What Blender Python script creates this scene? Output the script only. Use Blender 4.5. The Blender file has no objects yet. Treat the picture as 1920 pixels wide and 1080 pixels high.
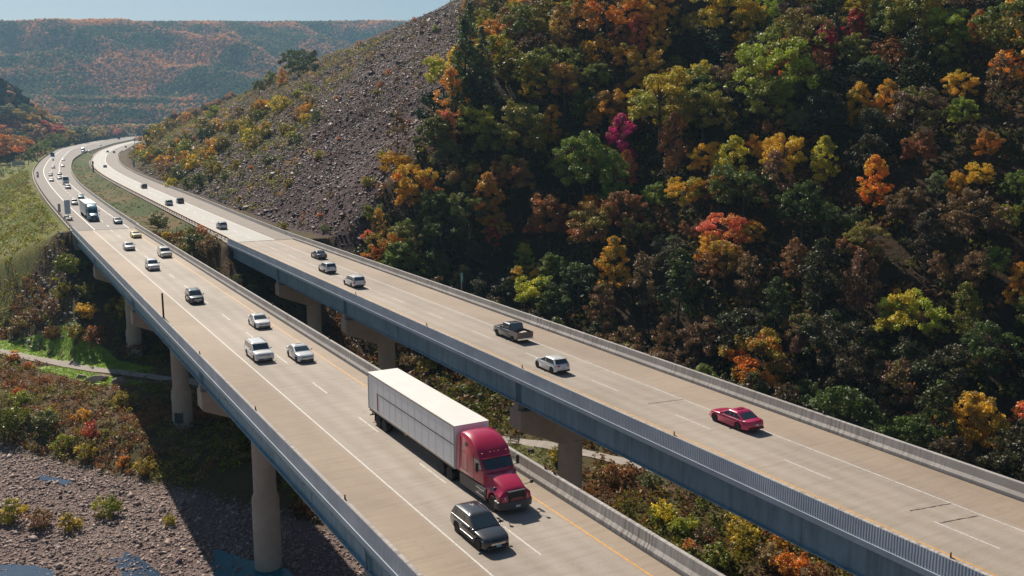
SUN, SKY, EXPO, HAZE = 5.0, 0.05, 0.35, 0.0001
import bpy, bmesh, math, random
import numpy as np
from mathutils import Vector, Matrix
from mathutils.geometry import tessellate_polygon

rng = np.random.default_rng(7)
random.seed(7)
R = math.radians
SC = bpy.context.scene
COL = SC.collection

# ------------------------------------------------------------------ camera frame (also used to aim things at the terrain)
F, H = 1785.8, 24.16
PITCH, YAW = R(9.8324), R(29.3196)
FWD = np.array([math.sin(YAW)*math.cos(PITCH), math.cos(YAW)*math.cos(PITCH), -math.sin(PITCH)])
RGT = np.array([math.cos(YAW), -math.sin(YAW), 0.0])
UPV = np.cross(RGT, FWD)
EYE = np.array([0, 0, H])

def ray(px, py):
    d = FWD*F + RGT*(px-960) + UPV*(540-py)
    return d/np.linalg.norm(d)

def on_plane(px, py, z=0.0):
    d = ray(px, py)
    return EYE + d*((z-H)/d[2])

def project(P):
    P = np.asarray(P, float) - EYE
    d = P@FWD
    return 960+F*(P@RGT)/d, 540-F*(P@UPV)/d, d

# ------------------------------------------------------------------ tagging
def tag(o, label=None, cat=None, group=None, kind=None):
    if label: o['label'] = label
    if cat: o['category'] = cat
    if group: o['group'] = group
    if kind: o['kind'] = kind
    return o

def empty(name, loc=(0, 0, 0), rz=0.0, scale=1.0):
    o = bpy.data.objects.new(name, None)
    o.empty_display_size = 0.3
    COL.objects.link(o)
    o.location = loc
    o.rotation_euler = (0, 0, rz)
    o.scale = (scale,)*3
    return o

def link(name, me, parent=None, color=None):
    o = bpy.data.objects.new(name, me)
    COL.objects.link(o)
    if parent is not None: o.parent = parent
    if color is not None: o.color = tuple(color)[:4] if len(color) > 3 else tuple(color)+(1.0,)
    return o

def copy_tree(o, parent=None):
    c = o.copy()
    COL.objects.link(c)
    c.parent = parent
    for ch in o.children:
        copy_tree(ch, c)
    return c

# ------------------------------------------------------------------ materials
def newmat(name):
    m = bpy.data.materials.new(name)
    m.use_nodes = True
    nt = m.node_tree
    for n in list(nt.nodes): nt.nodes.remove(n)
    out = nt.nodes.new('ShaderNodeOutputMaterial')
    b = nt.nodes.new('ShaderNodeBsdfPrincipled')
    nt.links.new(b.outputs[0], out.inputs[0])
    return m, nt, b, out

def N(nt, t, **kw):
    n = nt.nodes.new(t)
    for k, v in kw.items(): setattr(n, k, v)
    return n

def plain(name, col, rough=0.5, metal=0.0, coat=0.0, spec=0.5, emit=None, noise=0.0, nscale=4.0):
    m, nt, b, out = newmat(name)
    b.inputs['Base Color'].default_value = (*col, 1)
    b.inputs['Roughness'].default_value = rough
    b.inputs['Metallic'].default_value = metal
    b.inputs['Coat Weight'].default_value = coat
    b.inputs['Coat Roughness'].default_value = 0.08
    b.inputs['Specular IOR Level'].default_value = spec
    if noise:
        tc = N(nt, 'ShaderNodeTexCoord')
        no = N(nt, 'ShaderNodeTexNoise'); no.inputs['Scale'].default_value = nscale; no.inputs['Detail'].default_value = 5
        nt.links.new(tc.outputs['Object'], no.inputs['Vector'])
        mx = N(nt, 'ShaderNodeMix', data_type='RGBA')
        mx.inputs[6].default_value = (*[c*(1-noise) for c in col], 1)
        mx.inputs[7].default_value = (*[min(1, c*(1+noise)) for c in col], 1)
        nt.links.new(no.outputs['Fac'], mx.inputs[0])
        nt.links.new(mx.outputs[2], b.inputs['Base Color'])
    if emit:
        b.inputs['Emission Color'].default_value = (*emit[0], 1)
        b.inputs['Emission Strength'].default_value = emit[1]
    return m

def ramp(nt, stops):
    r = N(nt, 'ShaderNodeValToRGB')
    e = r.color_ramp.elements
    while len(e) > 1: e.remove(e[0])
    e[0].position, e[0].color = stops[0][0], (*stops[0][1], 1)
    for p, c in stops[1:]:
        x = e.new(p); x.color = (*c, 1)
    return r

def noise(nt, scale, vec=None, detail=6, stretch=None, rough=0.6, coords='Object'):
    tc = N(nt, 'ShaderNodeTexCoord')
    src = vec or tc.outputs[coords]
    if stretch:
        mp = N(nt, 'ShaderNodeMapping'); mp.inputs['Scale'].default_value = stretch
        nt.links.new(src, mp.inputs['Vector']); src = mp.outputs[0]
    n = N(nt, 'ShaderNodeTexNoise')
    n.inputs['Scale'].default_value = scale; n.inputs['Detail'].default_value = detail; n.inputs['Roughness'].default_value = rough
    nt.links.new(src, n.inputs['Vector'])
    return n

def mixc(nt, fac, a, b, blend='MIX', f=None):
    m = N(nt, 'ShaderNodeMix', data_type='RGBA', blend_type=blend)
    if fac is not None: nt.links.new(fac, m.inputs[0])
    if f is not None: m.inputs[0].default_value = f
    for s, k in ((a, 6), (b, 7)):
        if isinstance(s, tuple): m.inputs[k].default_value = (*s, 1)
        else: nt.links.new(s, m.inputs[k])
    return m.outputs[2]

def bump(nt, b, h, strength=0.5, dist=0.1):
    bp = N(nt, 'ShaderNodeBump'); bp.inputs['Strength'].default_value = strength; bp.inputs['Distance'].default_value = dist
    nt.links.new(h, bp.inputs['Height']); nt.links.new(bp.outputs[0], b.inputs['Normal'])

M = {}
def leafmat(name, from_attr, transl=0.30, spec=.35):
    m, nt, b, out = newmat(name)
    if from_attr:
        a = N(nt, 'ShaderNodeAttribute', attribute_name='tint')
        col = a.outputs['Color']
    else:
        oi = N(nt, 'ShaderNodeObjectInfo')
        a = N(nt, 'ShaderNodeAttribute', attribute_name='tint')     # r: brightness 0..1, g: hue drift 0..1
        sp = N(nt, 'ShaderNodeSeparateColor'); nt.links.new(a.outputs['Color'], sp.inputs[0])
        hs = N(nt, 'ShaderNodeHueSaturation')
        mh = N(nt, 'ShaderNodeMapRange'); mh.inputs[3].default_value = 0.485; mh.inputs[4].default_value = 0.525
        nt.links.new(sp.outputs[1], mh.inputs[0]); nt.links.new(mh.outputs[0], hs.inputs['Hue'])
        mv = N(nt, 'ShaderNodeMapRange'); mv.inputs[3].default_value = 0.8; mv.inputs[4].default_value = 2.35
        nt.links.new(sp.outputs[0], mv.inputs[0]); nt.links.new(mv.outputs[0], hs.inputs['Value'])
        # each crown mixes a second leaf colour in patches; which one is held in the object colour's alpha
        sr = ramp(nt, [(0, (.055, .038, .022)), (.06, (.17, .085, .034)), (.25, (.155, .15, .024)), (.5, (.46, .27, .024)), (.75, (.095, .125, .022)), (.95, (.42, .13, .03))]); sr.color_ramp.interpolation = 'CONSTANT'
        nt.links.new(oi.outputs['Alpha'], sr.inputs[0])
        mf = N(nt, 'ShaderNodeMapRange', interpolation_type='SMOOTHSTEP'); mf.inputs[1].default_value = .42; mf.inputs[2].default_value = .78; mf.inputs[4].default_value = .75
        nt.links.new(sp.outputs[1], mf.inputs[0])
        nt.links.new(mixc(nt, mf.outputs[0], oi.outputs['Color'], sr.outputs[0]), hs.inputs['Color'])
        col = hs.outputs[0]
    nt.links.new(col, b.inputs['Base Color'])
    b.inputs['Roughness'].default_value = 0.5
    b.inputs['Specular IOR Level'].default_value = spec
    if spec < .1: b.inputs['Roughness'].default_value = .95
    tr = N(nt, 'ShaderNodeBsdfTranslucent'); nt.links.new(col, tr.inputs[0])
    mx = N(nt, 'ShaderNodeMixShader'); mx.inputs[0].default_value = transl
    nt.links.new(b.outputs[0], mx.inputs[1]); nt.links.new(tr.outputs[0], mx.inputs[2])
    nt.links.new(mx.outputs[0], out.inputs[0])
    return m
M['leaf'] = leafmat('leaf', False)
M['leafmass'] = leafmat('leaf_mass', True, 0.35, .12)
M['farwood'] = leafmat('far_foliage', True, 0.0, 0.0)
M['bark'] = plain('bark', (.07, .055, .045), .9, noise=.4, nscale=6)

def conc_mat(name, c1, c2, streak=False, rough=.85, nscale=.35, c3=None):
    m, nt, b, out = newmat(name)
    n1 = noise(nt, nscale, detail=8)
    r1 = ramp(nt, [(.3, c1), (.7, c2)]); nt.links.new(n1.outputs['Fac'], r1.inputs[0])
    col = r1.outputs[0]
    n2 = noise(nt, 14, detail=4)
    r2 = ramp(nt, [(.3, (.8, .8, .8)), (.7, (1.1, 1.1, 1.1))]); nt.links.new(n2.outputs['Fac'], r2.inputs[0])
    col = mixc(nt, None, col, r2.outputs[0], 'MULTIPLY', 1.0)
    if streak:
        n3 = noise(nt, 1.0, detail=3, stretch=(.5, 3.6, .16), rough=.75)
        r3 = ramp(nt, [(.36, (.40, .39, .38)), (.50, (1, 1, 1)), (.64, (1.25, 1.25, 1.25))]); nt.links.new(n3.outputs['Fac'], r3.inputs[0])
        n4 = noise(nt, .05, detail=2)
        r4 = ramp(nt, [(.4, (0, 0, 0)), (.56, (1, 1, 1))]); nt.links.new(n4.outputs['Fac'], r4.inputs[0])
        k = mixc(nt, r4.outputs[0], (.9, .9, .9), r3.outputs[0])
        col = mixc(nt, None, col, k, 'MULTIPLY', .85)
    nt.links.new(col, b.inputs['Base Color'])
    b.inputs['Roughness'].default_value = rough
    bump(nt, b, n2.outputs['Fac'], .25, .02)
    return m
M['barrier'] = conc_mat('barrier_concrete', (.36, .33, .31), (.47, .44, .42), True)
M['pier'] = conc_mat('pier_concrete', (.36, .30, .24), (.46, .39, .315), False, nscale=.5)

def deck_mat(name, lane, shoulder, xs, tint=(.30, .265, .22)):
    """tined concrete; lanes between xs are greyer, wheel tracks faintly darker"""
    m, nt, b, out = newmat(name)
    tc = N(nt, 'ShaderNodeTexCoord'); sp = N(nt, 'ShaderNodeSeparateXYZ'); nt.links.new(tc.outputs['Object'], sp.inputs[0])
    r = N(nt, 'ShaderNodeMapRange'); r.inputs[1].default_value = 0; r.inputs[2].default_value = 80; nt.links.new(sp.outputs[0], r.inputs[0])
    st = []
    for x, c in xs: st.append((x/80, c))
    rp = ramp(nt, st); nt.links.new(r.outputs[0], rp.inputs[0])
    n1 = noise(nt, .12, detail=7, stretch=(1, .35, 1))
    r1 = ramp(nt, [(.32, (.80, .79, .78)), (.68, (1.14, 1.14, 1.14))]); nt.links.new(n1.outputs['Fac'], r1.inputs[0])
    col = mixc(nt, None, rp.outputs[0], r1.outputs[0], 'MULTIPLY', 1.)
    n2 = noise(nt, 1.0, detail=5, stretch=(.22, 2.2, 1), rough=.7)
    r2 = ramp(nt, [(.34, (.78, .75, .71)), (.5, (1, 1, 1)), (.68, (1.10, 1.10, 1.10))]); nt.links.new(n2.outputs['Fac'], r2.inputs[0])
    col = mixc(nt, None, col, r2.outputs[0], 'MULTIPLY', .55)
    n3 = noise(nt, 9, detail=3)
    r3 = ramp(nt, [(.3, (.9, .9, .9)), (.7, (1.08, 1.08, 1.08))]); nt.links.new(n3.outputs['Fac'], r3.inputs[0])
    col = mixc(nt, None, col, r3.outputs[0], 'MULTIPLY', 1.)
    n5 = noise(nt, .9, detail=6, stretch=(1, .5, 1), rough=.75)                  # sparse dark stains
    r5 = ramp(nt, [(.60, (1, 1, 1)), (.72, (.72, .70, .68))]); nt.links.new(n5.outputs['Fac'], r5.inputs[0])
    col = mixc(nt, None, col, r5.outputs[0], 'MULTIPLY', .7)
    nt.links.new(col, b.inputs['Base Color'])
    b.inputs['Roughness'].default_value = .78
    bump(nt, b, n2.outputs['Fac'], .2, .02)
    return m

def paint_mat(name, col, wear=.45):
    m, nt, b, out = newmat(name)
    n = noise(nt, 3.0, detail=8, rough=.75)
    r = ramp(nt, [(wear-.08, tuple(c*.62 for c in col)), (wear+.1, col)]); nt.links.new(n.outputs['Fac'], r.inputs[0])
    nt.links.new(r.outputs[0], b.inputs['Base Color']); b.inputs['Roughness'].default_value = .6
    return m
M['white_line'] = paint_mat('white_line_paint', (.62, .58, .53))
M['white_line_far'] = paint_mat('white_line_paint_ground', (.8, .78, .75))
M['yellow_line'] = paint_mat('yellow_line_paint', (.72, .36, .07))
M['crack'] = plain('crack_sealant', (.035, .033, .03), .9)

def girder_mat():
    m, nt, b, out = newmat('girder_steel')
    n1 = noise(nt, .5, detail=7, stretch=(1, .4, 1))
    r1 = ramp(nt, [(.3, (.19, .32, .39)), (.7, (.26, .41, .48))]); nt.links.new(n1.outputs['Fac'], r1.inputs[0])
    n2 = noise(nt, 1.0, detail=4, stretch=(1, 1.6, .25))
    r2 = ramp(nt, [(.35, (.75, .74, .72)), (.6, (1.1, 1.1, 1.1))]); nt.links.new(n2.outputs['Fac'], r2.inputs[0])
    n3 = noise(nt, .7, detail=5, stretch=(1, 1.8, .12), rough=.7); r3 = ramp(nt, [(.60, (0, 0, 0)), (.75, (.65, .65, .65))]); nt.links.new(n3.outputs['Fac'], r3.inputs[0])
    gcol = mixc(nt, None, r1.outputs[0], r2.outputs[0], 'MULTIPLY', .8)
    nt.links.new(mixc(nt, r3.outputs[0], gcol, (.13, .12, .11)), b.inputs['Base Color'])
    b.inputs['Roughness'].default_value = .5
    return m
def fascia_mat():
    m, nt, b, out = newmat('fascia_concrete')
    n1 = noise(nt, .35, detail=7); r1 = ramp(nt, [(.3, (.40, .45, .51)), (.7, (.54, .59, .65))]); nt.links.new(n1.outputs['Fac'], r1.inputs[0])  # bluish tint painted in for skylight on the shaded outer face
    tc = N(nt, 'ShaderNodeTexCoord')
    wv = N(nt, 'ShaderNodeTexWave', wave_type='BANDS', bands_direction='Y'); wv.inputs['Scale'].default_value = 1.6; wv.inputs['Distortion'].default_value = 1.2; wv.inputs['Detail'].default_value = 2; wv.inputs['Detail Scale'].default_value = 1.5
    nt.links.new(tc.outputs['Object'], wv.inputs['Vector'])
    rw = ramp(nt, [(.15, (.78, .79, .81)), (.55, (1, 1, 1)), (.9, (1.16, 1.16, 1.16))]); nt.links.new(wv.outputs['Fac'], rw.inputs[0])
    n2 = noise(nt, 1.0, detail=4, stretch=(1, .22, .5)); r2 = ramp(nt, [(.38, (0, 0, 0)), (.58, (1, 1, 1))]); nt.links.new(n2.outputs['Fac'], r2.inputs[0])
    k = mixc(nt, r2.outputs[0], (.85, .86, .88), rw.outputs[0])
    nt.links.new(mixc(nt, None, r1.outputs[0], k, 'MULTIPLY', 1.), b.inputs['Base Color']); b.inputs['Roughness'].default_value = .8
    bump(nt, b, wv.outputs['Fac'], .5, .03)
    return m
M['fascia'] = fascia_mat()
M['girder'] = girder_mat()
M['ledge'] = conc_mat('ledge_concrete', (.36, .42, .47), (.46, .52, .57), False)
M['steel'] = plain('galvanised_steel', (.42, .43, .44), .4, .7, noise=.2)
M['weathered'] = plain('weathering_steel', (.075, .05, .04), .8, noise=.35)

# ------------------------------------------------------------------ mesh builder
class MB:
    def __init__(self): self.v = []; self.f = []; self.m = []; self.mi = 0
    def add(self, vs, fs):
        o = len(self.v); self.v += [tuple(p) for p in vs]
        for f in fs: self.f.append(tuple(i+o for i in f)); self.m.append(self.mi)
    def box(self, a, b, mat=None):
        (x0, y0, z0), (x1, y1, z1) = a, b
        vs = [(x0,y0,z0),(x1,y0,z0),(x1,y1,z0),(x0,y1,z0),(x0,y0,z1),(x1,y0,z1),(x1,y1,z1),(x0,y1,z1)]
        if mat is not None: vs = [tuple(mat@Vector(p)) for p in vs]
        self.add(vs, [(0,3,2,1),(4,5,6,7),(0,1,5,4),(1,2,6,5),(2,3,7,6),(3,0,4,7)])
    def tube(self, pts, rad, n=8, cap=True):
        pts = [Vector(p) for p in pts]
        rad = rad if hasattr(rad, '__len__') else [rad]*len(pts)
        rings = []; up = Vector((.13, .21, 1)).normalized()
        for i, p in enumerate(pts):
            d = (pts[min(i+1, len(pts)-1)]-pts[max(i-1, 0)]).normalized()
            a = d.cross(up)
            if a.length < .05: a = d.cross(Vector((1, 0, 0)))
            a.normalize(); b = d.cross(a)
            rings.append([p+(a*math.cos(2*math.pi*k/n)+b*math.sin(2*math.pi*k/n))*rad[i] for k in range(n)])
        vs = [q for r in rings for q in r]; fs = []
        for i in range(len(rings)-1):
            for k in range(n):
                k2 = (k+1) % n
                fs.append((i*n+k, i*n+k2, (i+1)*n+k2, (i+1)*n+k))
        if cap:
            fs.append(tuple(range(n))[::-1]); fs.append(tuple((len(rings)-1)*n+k for k in range(n)))
        self.add(vs, fs)
    def lathe(self, prof, n=20, axis='z', loc=(0, 0, 0)):
        """prof: (radius, height) pairs"""
        vs = []
        for r, h in prof:
            for k in range(n):
                c, s = r*math.cos(2*math.pi*k/n), r*math.sin(2*math.pi*k/n)
                p = (c, s, h) if axis == 'z' else ((h, c, s) if axis == 'x' else (s, h, c))
                vs.append((p[0]+loc[0], p[1]+loc[1], p[2]+loc[2]))
        fs = []
        for i in range(len(prof)-1):
            for k in range(n):
                k2 = (k+1) % n
                fs.append((i*n+k, i*n+k2, (i+1)*n+k2, (i+1)*n+k))
        fs.append(tuple(range(n))[::-1]); fs.append(tuple((len(prof)-1)*n+k for k in range(n)))
        self.add(vs, fs)
    def extrude(self, poly, layers, morph=None):
        """side outline poly [(y,z)], stacked across x; layers: (x, inset). concave outlines allowed."""
        n = len(poly); P = np.array(poly, float)
        area = sum(P[i-1][0]*P[i][1]-P[i][0]*P[i-1][1] for i in range(n))
        if area < 0: P = P[::-1]
        e = np.roll(P, -1, 0)-P; e /= np.maximum(np.linalg.norm(e, axis=1)[:, None], 1e-9)
        nr = np.stack([e[:, 1], -e[:, 0]], 1); vn = nr+np.roll(nr, 1, 0)
        vn /= np.maximum(np.linalg.norm(vn, axis=1)[:, None], .35)
        vs = []
        for x, ins in layers:
            Q = P-vn*ins
            for y, z in Q:
                p = (x, y, z)
                vs.append(morph(*p) if morph else p)
        fs = []; L = len(layers)
        for i in range(L-1):
            for k in range(n):
                k2 = (k+1) % n
                fs.append((i*n+k, i*n+k2, (i+1)*n+k2, (i+1)*n+k)[::-1])
        tri = tessellate_polygon([[Vector((p[0], p[1], 0)) for p in P]])
        for t in tri:
            a, b, c = t
            cr = (P[b][0]-P[a][0])*(P[c][1]-P[a][1])-(P[b][1]-P[a][1])*(P[c][0]-P[a][0])
            if cr < 0: a, c = c, a
            fs.append((c, b, a)); fs.append(tuple((L-1)*n+i for i in (a, b, c)))
        self.add(vs, fs)
    def sweep(self, prof, path, closed=True, caps=True):
        """prof [(u,z)] swept along path [(x,y,z)]; u is to the right of travel, horizontally"""
        m = len(prof); vs = []
        for i, p in enumerate(path):
            a = path[max(i-1, 0)]; b = path[min(i+1, len(path)-1)]
            dx, dy = b[0]-a[0], b[1]-a[1]; l = math.hypot(dx, dy) or 1
            rx, ry = dy/l, -dx/l
            for u, z in prof: vs.append((p[0]+rx*u, p[1]+ry*u, p[2]+z))
        fs = []
        for i in range(len(path)-1):
            for k in range(m if closed else m-1):
                k2 = (k+1) % m
                fs.append((i*m+k, i*m+k2, (i+1)*m+k2, (i+1)*m+k))
        if caps and closed:
            fs.append(tuple(range(m))[::-1]); fs.append(tuple((len(path)-1)*m+k for k in range(m)))
        self.add(vs, fs)
    def mesh(self, name, mats, smooth=None, fix=True):
        me = bpy.data.meshes.new(name)
        me.from_pydata(self.v, [], self.f)
        for mt in (mats if isinstance(mats, (list, tuple)) else [mats]): me.materials.append(mt)
        me.polygons.foreach_set('material_index', self.m)
        if fix:
            bm = bmesh.new(); bm.from_mesh(me)
            bmesh.ops.recalc_face_normals(bm, faces=bm.faces)
            bm.to_mesh(me); bm.free()
        if smooth is not None:
            me.polygons.foreach_set('use_smooth', [True]*len(me.polygons))
            me.set_sharp_from_angle(angle=R(smooth))
        me.update()
        return me
    def build(self, name, mats, parent=None, smooth=None, color=None, fix=True):
        return link(name, self.mesh(name, mats, smooth, fix), parent, color)

def quads_mesh(name, V, mat, tint=None, n=4):
    """V: (k*n,3) loose n-gons; tint (k*n,3) colours"""
    k = len(V)//n
    me = bpy.data.meshes.new(name)
    me.vertices.add(len(V)); me.vertices.foreach_set('co', np.ascontiguousarray(V, dtype=np.float32).ravel())
    me.loops.add(len(V)); me.loops.foreach_set('vertex_index', np.arange(len(V), dtype=np.int32))
    me.polygons.add(k); me.polygons.foreach_set('loop_start', np.arange(0, len(V), n, dtype=np.int32))
    if tint is not None:
        at = me.attributes.new('tint', 'FLOAT_COLOR', 'POINT')
        at.data.foreach_set('color', np.concatenate([tint, np.ones((len(V), 1))], 1).astype(np.float32).ravel())
    me.materials.append(mat)
    me.update(calc_edges=True)
    return me

def tris_mesh(name, V, Fc, mat, tint=None):
    me = bpy.data.meshes.new(name)
    n = Fc.shape[1]
    me.vertices.add(len(V)); me.vertices.foreach_set('co', np.ascontiguousarray(V, dtype=np.float32).ravel())
    me.loops.add(Fc.size); me.loops.foreach_set('vertex_index', Fc.astype(np.int32).ravel())
    me.polygons.add(len(Fc)); me.polygons.foreach_set('loop_start', np.arange(0, Fc.size, n, dtype=np.int32))
    if tint is not None:
        at = me.attributes.new('tint', 'FLOAT_COLOR', 'POINT')
        at.data.foreach_set('color', np.concatenate([tint, np.ones((len(V), 1))], 1).astype(np.float32).ravel())
    me.materials.append(mat)
    me.update(calc_edges=True)
    return me

# ------------------------------------------------------------------ terrain
def _hash(i, j):
    n = (i*374761393 + j*668265263) & 0x7fffffff
    n = ((n ^ (n >> 13))*1274126177) & 0x7fffffff
    return ((n ^ (n >> 16)) & 0xffff)/65535.0
def vnoise(x, y, s, seed=0):
    x = np.asarray(x, float)/s; y = np.asarray(y, float)/s
    i = np.floor(x).astype(np.int64)+seed*131; j = np.floor(y).astype(np.int64)+seed*57
    u = x-np.floor(x); v = y-np.floor(y); u = u*u*(3-2*u); v = v*v*(3-2*v)
    return (_hash(i, j)*(1-u)+_hash(i+1, j)*u)*(1-v)+(_hash(i, j+1)*(1-u)+_hash(i+1, j+1)*u)*v
def fnoise(x, y, s, seed=0, oct=4):
    t = 0; a = .5
    for k in range(oct): t = t+a*vnoise(x, y, s/2**k, seed+k); a *= .5
    return t/(1-.5**oct)
def sst(a, b, x):
    t = np.clip((x-a)/(b-a), 0, 1); return t*t*(3-2*t)

LY = [0,230,336,447,549,706,985,1165,1430,1667,1923,2400]; LXX = [18.3,18.6,19.4,22,26.5,39.5,69,101,151,205,270,420]
MLY = [0,239,286,355,440,540,696,884,1030,1268,1546,1900]; MLX = [32.2,32.4,33,34.2,36.8,43.1,57.3,83.4,110,153,214,300]
MRY = [0,200,278,376,454,535,645,780,929,1146,1407,1800]; MRX = [44,44.3,46.2,48.4,50.4,54,62.2,78.5,99.5,138.8,195,290]
RY = [0,195,252,305,385,470,580,682,824,1015,1255,1500,1923]; RX = [58,58,60,62.3,64.5,67,73.5,83.5,102,135,176,230,330]
def smooth_interp(Y, X):
    yy = np.arange(0, 2400, 10.); xx = np.interp(yy, Y, X)
    k = np.ones(9)/9
    for _ in range(2):
        xp = np.concatenate([np.linspace(xx[0]-4*(xx[1]-xx[0]), xx[0], 5)[:4], xx, xx[-1]+(xx[-1]-xx[-2])*np.arange(1, 5)])
        xx = np.convolve(xp, k, 'valid')
    return lambda y: np.interp(y, yy, xx)
xL, xML, xMR, xR = smooth_interp(LY, LXX), smooth_interp(MLY, MLX), smooth_interp(MRY, MRX), smooth_interp(RY, RX)
ABL, ABR = 236.0, 197.0           # where the decks end on their abutments

FOOT = np.array([(330,-190),(232,-60),(172,0),(136,42),(108,82),(87,122),(71,168),(63.2,215),(65,305),(67.5,385),(71,470),(78,580),(89,682),(108,824),(141,1015),(184,1255),(240,1500),(345,1923),(520,2500)], float)
def foot_dist(x, y):
    """signed distance to the hill's foot line (positive up the hill) and the foot point's y"""
    best = np.full(np.shape(x), 1e9); sg = np.zeros(np.shape(x)); fy = np.zeros(np.shape(x))
    for a, b in zip(FOOT[:-1], FOOT[1:]):
        d = b-a; L2 = d@d
        t = np.clip(((x-a[0])*d[0]+(y-a[1])*d[1])/L2, 0, 1)
        qx, qy = a[0]+t*d[0], a[1]+t*d[1]
        r = np.hypot(x-qx, y-qy)
        c = d[0]*(y-a[1])-d[1]*(x-a[0])       # >0 : left of travel (towards the road)
        m = r < best-1e-9
        best = np.where(m, r, best); sg = np.where(m, np.where(c < 0, 1., -1.), sg); fy = np.where(m, qy, fy)
    return best*sg, fy
QK = .14
def bank_t(x, y): return y-(161-1.55*x)
def floor_z(x, y):
    return -25.2+2.9*sst(0, 15, bank_t(x, y))+np.interp(y, [0,230,340,500,650,900,1400,1900,2050,2350,2600], [0,0,3.5,8.5,13.5,16.5,19,23,45,96,100])
def ridge_z(x, y):
    crest = 24+.1000*(.49*x+.87*3150)+8*fnoise(x, y, 260, 31)-6
    toe = 2380+110*np.sin(x/150.+.6)+70*np.sin(x/67.+2)+.10*np.maximum(x-500, 0)
    t = np.clip((y-toe)/(3150-toe), 0, 1.)
    p = 1-(1-t)**1.7
    gul = np.minimum(fnoise(x+.35*y, y*.35, 130, 41)-.62, .04)*230*np.sin(np.pi*np.clip(t, 0, 1))
    return np.where(y > toe, 75+(crest-75)*p+gul, -99)
def T(x, y):
    x = np.asarray(x, float); y = np.asarray(y, float)
    fl = floor_z(x, y)
    nz = (fnoise(x, y, 11, 3)-.5)
    xl = xL(y)-2.6
    xab = np.interp(x, [17, 33.4, 43.4, 58.5], [ABL+.6, ABL+.6, ABR+.6, ABR+.6])
    # embankment carrying the roads
    med = np.clip((x-xML(y)-.6)/np.maximum(xMR(y)-xML(y)-1.2, .5), 0, 1)
    ins = (x > xML(y)+.6) & (x < xMR(y)-.6)
    top = np.where(ins, -.3-1.5*np.sin(np.pi*med), -.3)
    drop = np.where(ins, 0., 3.0)
    front = top-drop-.5*np.maximum(xab-y, 0)
    emb = np.where(y >= xab, top, np.maximum(fl, front))
    dxl = np.maximum(xl-x, 0); xs_ = ABL+.6+1.5*dxl
    side = -.3-.62*dxl-np.where(y < xs_, 2.5*np.clip((xs_-y)/8, 0, 1)+.46*(xs_-y), 0)
    emb = emb+(np.maximum(emb, fl)-emb)*sst(1930, 2250, y)
    z = np.where(x < xl, np.maximum(fl, side), emb)
    out = np.where(x < xl, 1., np.where((y >= xab), np.where(ins, .35, 0.), 1.))
    riv = sst(4, -3, bank_t(x, y))
    z = z+nz*out*(1.6-.9*riv)*np.where(y > 330, 1.4, 1)*np.where(y>177, np.where((y<225)&(x<75), .25, 1), 1)
    # the hill
    s, fy = foot_dist(x, y)
    k = np.interp(fy, [-100, 60, 130, 250, 400, 520, 700, 1000, 1300, 2000], [.80, .80, .76, .70, .64, .60, .55, .42, .15, .0])
    b = np.interp(fy, [0, 150, 163, 197], [-22.3, -22.3, -21.5, -.3])
    sp = np.maximum(s, 0)
    h = b+k*sp*sst(0, 10, sp)**.5*(1-QK*sst(40, 200, sp))
    h = h+(fnoise(x, y, 34, 5)-.5)*np.minimum(sp*.2, 9)+(fnoise(x*.35, y, 5, 9)-.5)*np.minimum(sp*.16, 2.0)
    cap = 230+.05*x
    h = np.where(h > cap-40, cap-40+40*(1-np.exp(-(h-cap+40)/40)), h)
    z = np.where(s > 0, np.maximum(h, np.where((fy > 197) & (y < 700), -99, z)), z)
    # dark spur at the left, and the long ridge
    sx = np.clip(96-.95*(x-10*np.sin(y/90)), 0, 190)*sst(1180, 1300, y)*sst(2050, 1750, y)
    z = z+np.where(y > 1100, sx, 0)
    z = np.where(y > 2000, np.maximum(z, ridge_z(x, y)), z)
    return z

def axis_pts(segs):
    o = []
    for a, b, s in segs: o += list(np.arange(a, b, s))
    return np.array(o+[segs[-1][1]], float)
GX = axis_pts([(-2600,-400,200),(-400,-24,16),(-24,170,1.6),(170,420,6),(420,2400,30),(2400,6000,300)])
GY = axis_pts([(-400,-120,40),(-120,20,7),(20,330,1.6),(330,700,4),(700,1500,12),(1500,3500,25),(3500,6500,250)])
_X, _Y = np.meshgrid(GX, GY)
GZ = T(_X, _Y)
def tz(x, y):
    """height on the ground mesh itself"""
    x = np.asarray(x, float); y = np.asarray(y, float)
    i = np.clip(np.searchsorted(GX, x)-1, 0, len(GX)-2); j = np.clip(np.searchsorted(GY, y)-1, 0, len(GY)-2)
    u = (x-GX[i])/(GX[i+1]-GX[i]); v = (y-GY[j])/(GY[j+1]-GY[j])
    a, b, c, d = GZ[j, i], GZ[j, i+1], GZ[j+1, i], GZ[j+1, i+1]
    return (a*(1-u)+b*u)*(1-v)+(c*(1-u)+d*u)*v
def on_ground(px, py, lift=0.0, far=4000):
    d = ray(px, py); t = np.concatenate([np.arange(30, 500, .5), np.arange(500, far, 3)])
    P = EYE+t[:, None]*d
    hit = P[:, 2] < tz(P[:, 0], P[:, 1])+lift
    i = np.argmax(hit) if hit.any() else len(t)-1
    return P[i, 0], P[i, 1]

def is_scree(x, y, s, fy):
    yb = np.interp(s, [0, 10, 30, 60, 100, 160, 260], SCREE_B)
    return (y > yb+14*(fnoise(x, y, 22, 15)-.5))
SCREE_B = [182, 197, 209, 245, 330, 420, 600]

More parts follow.
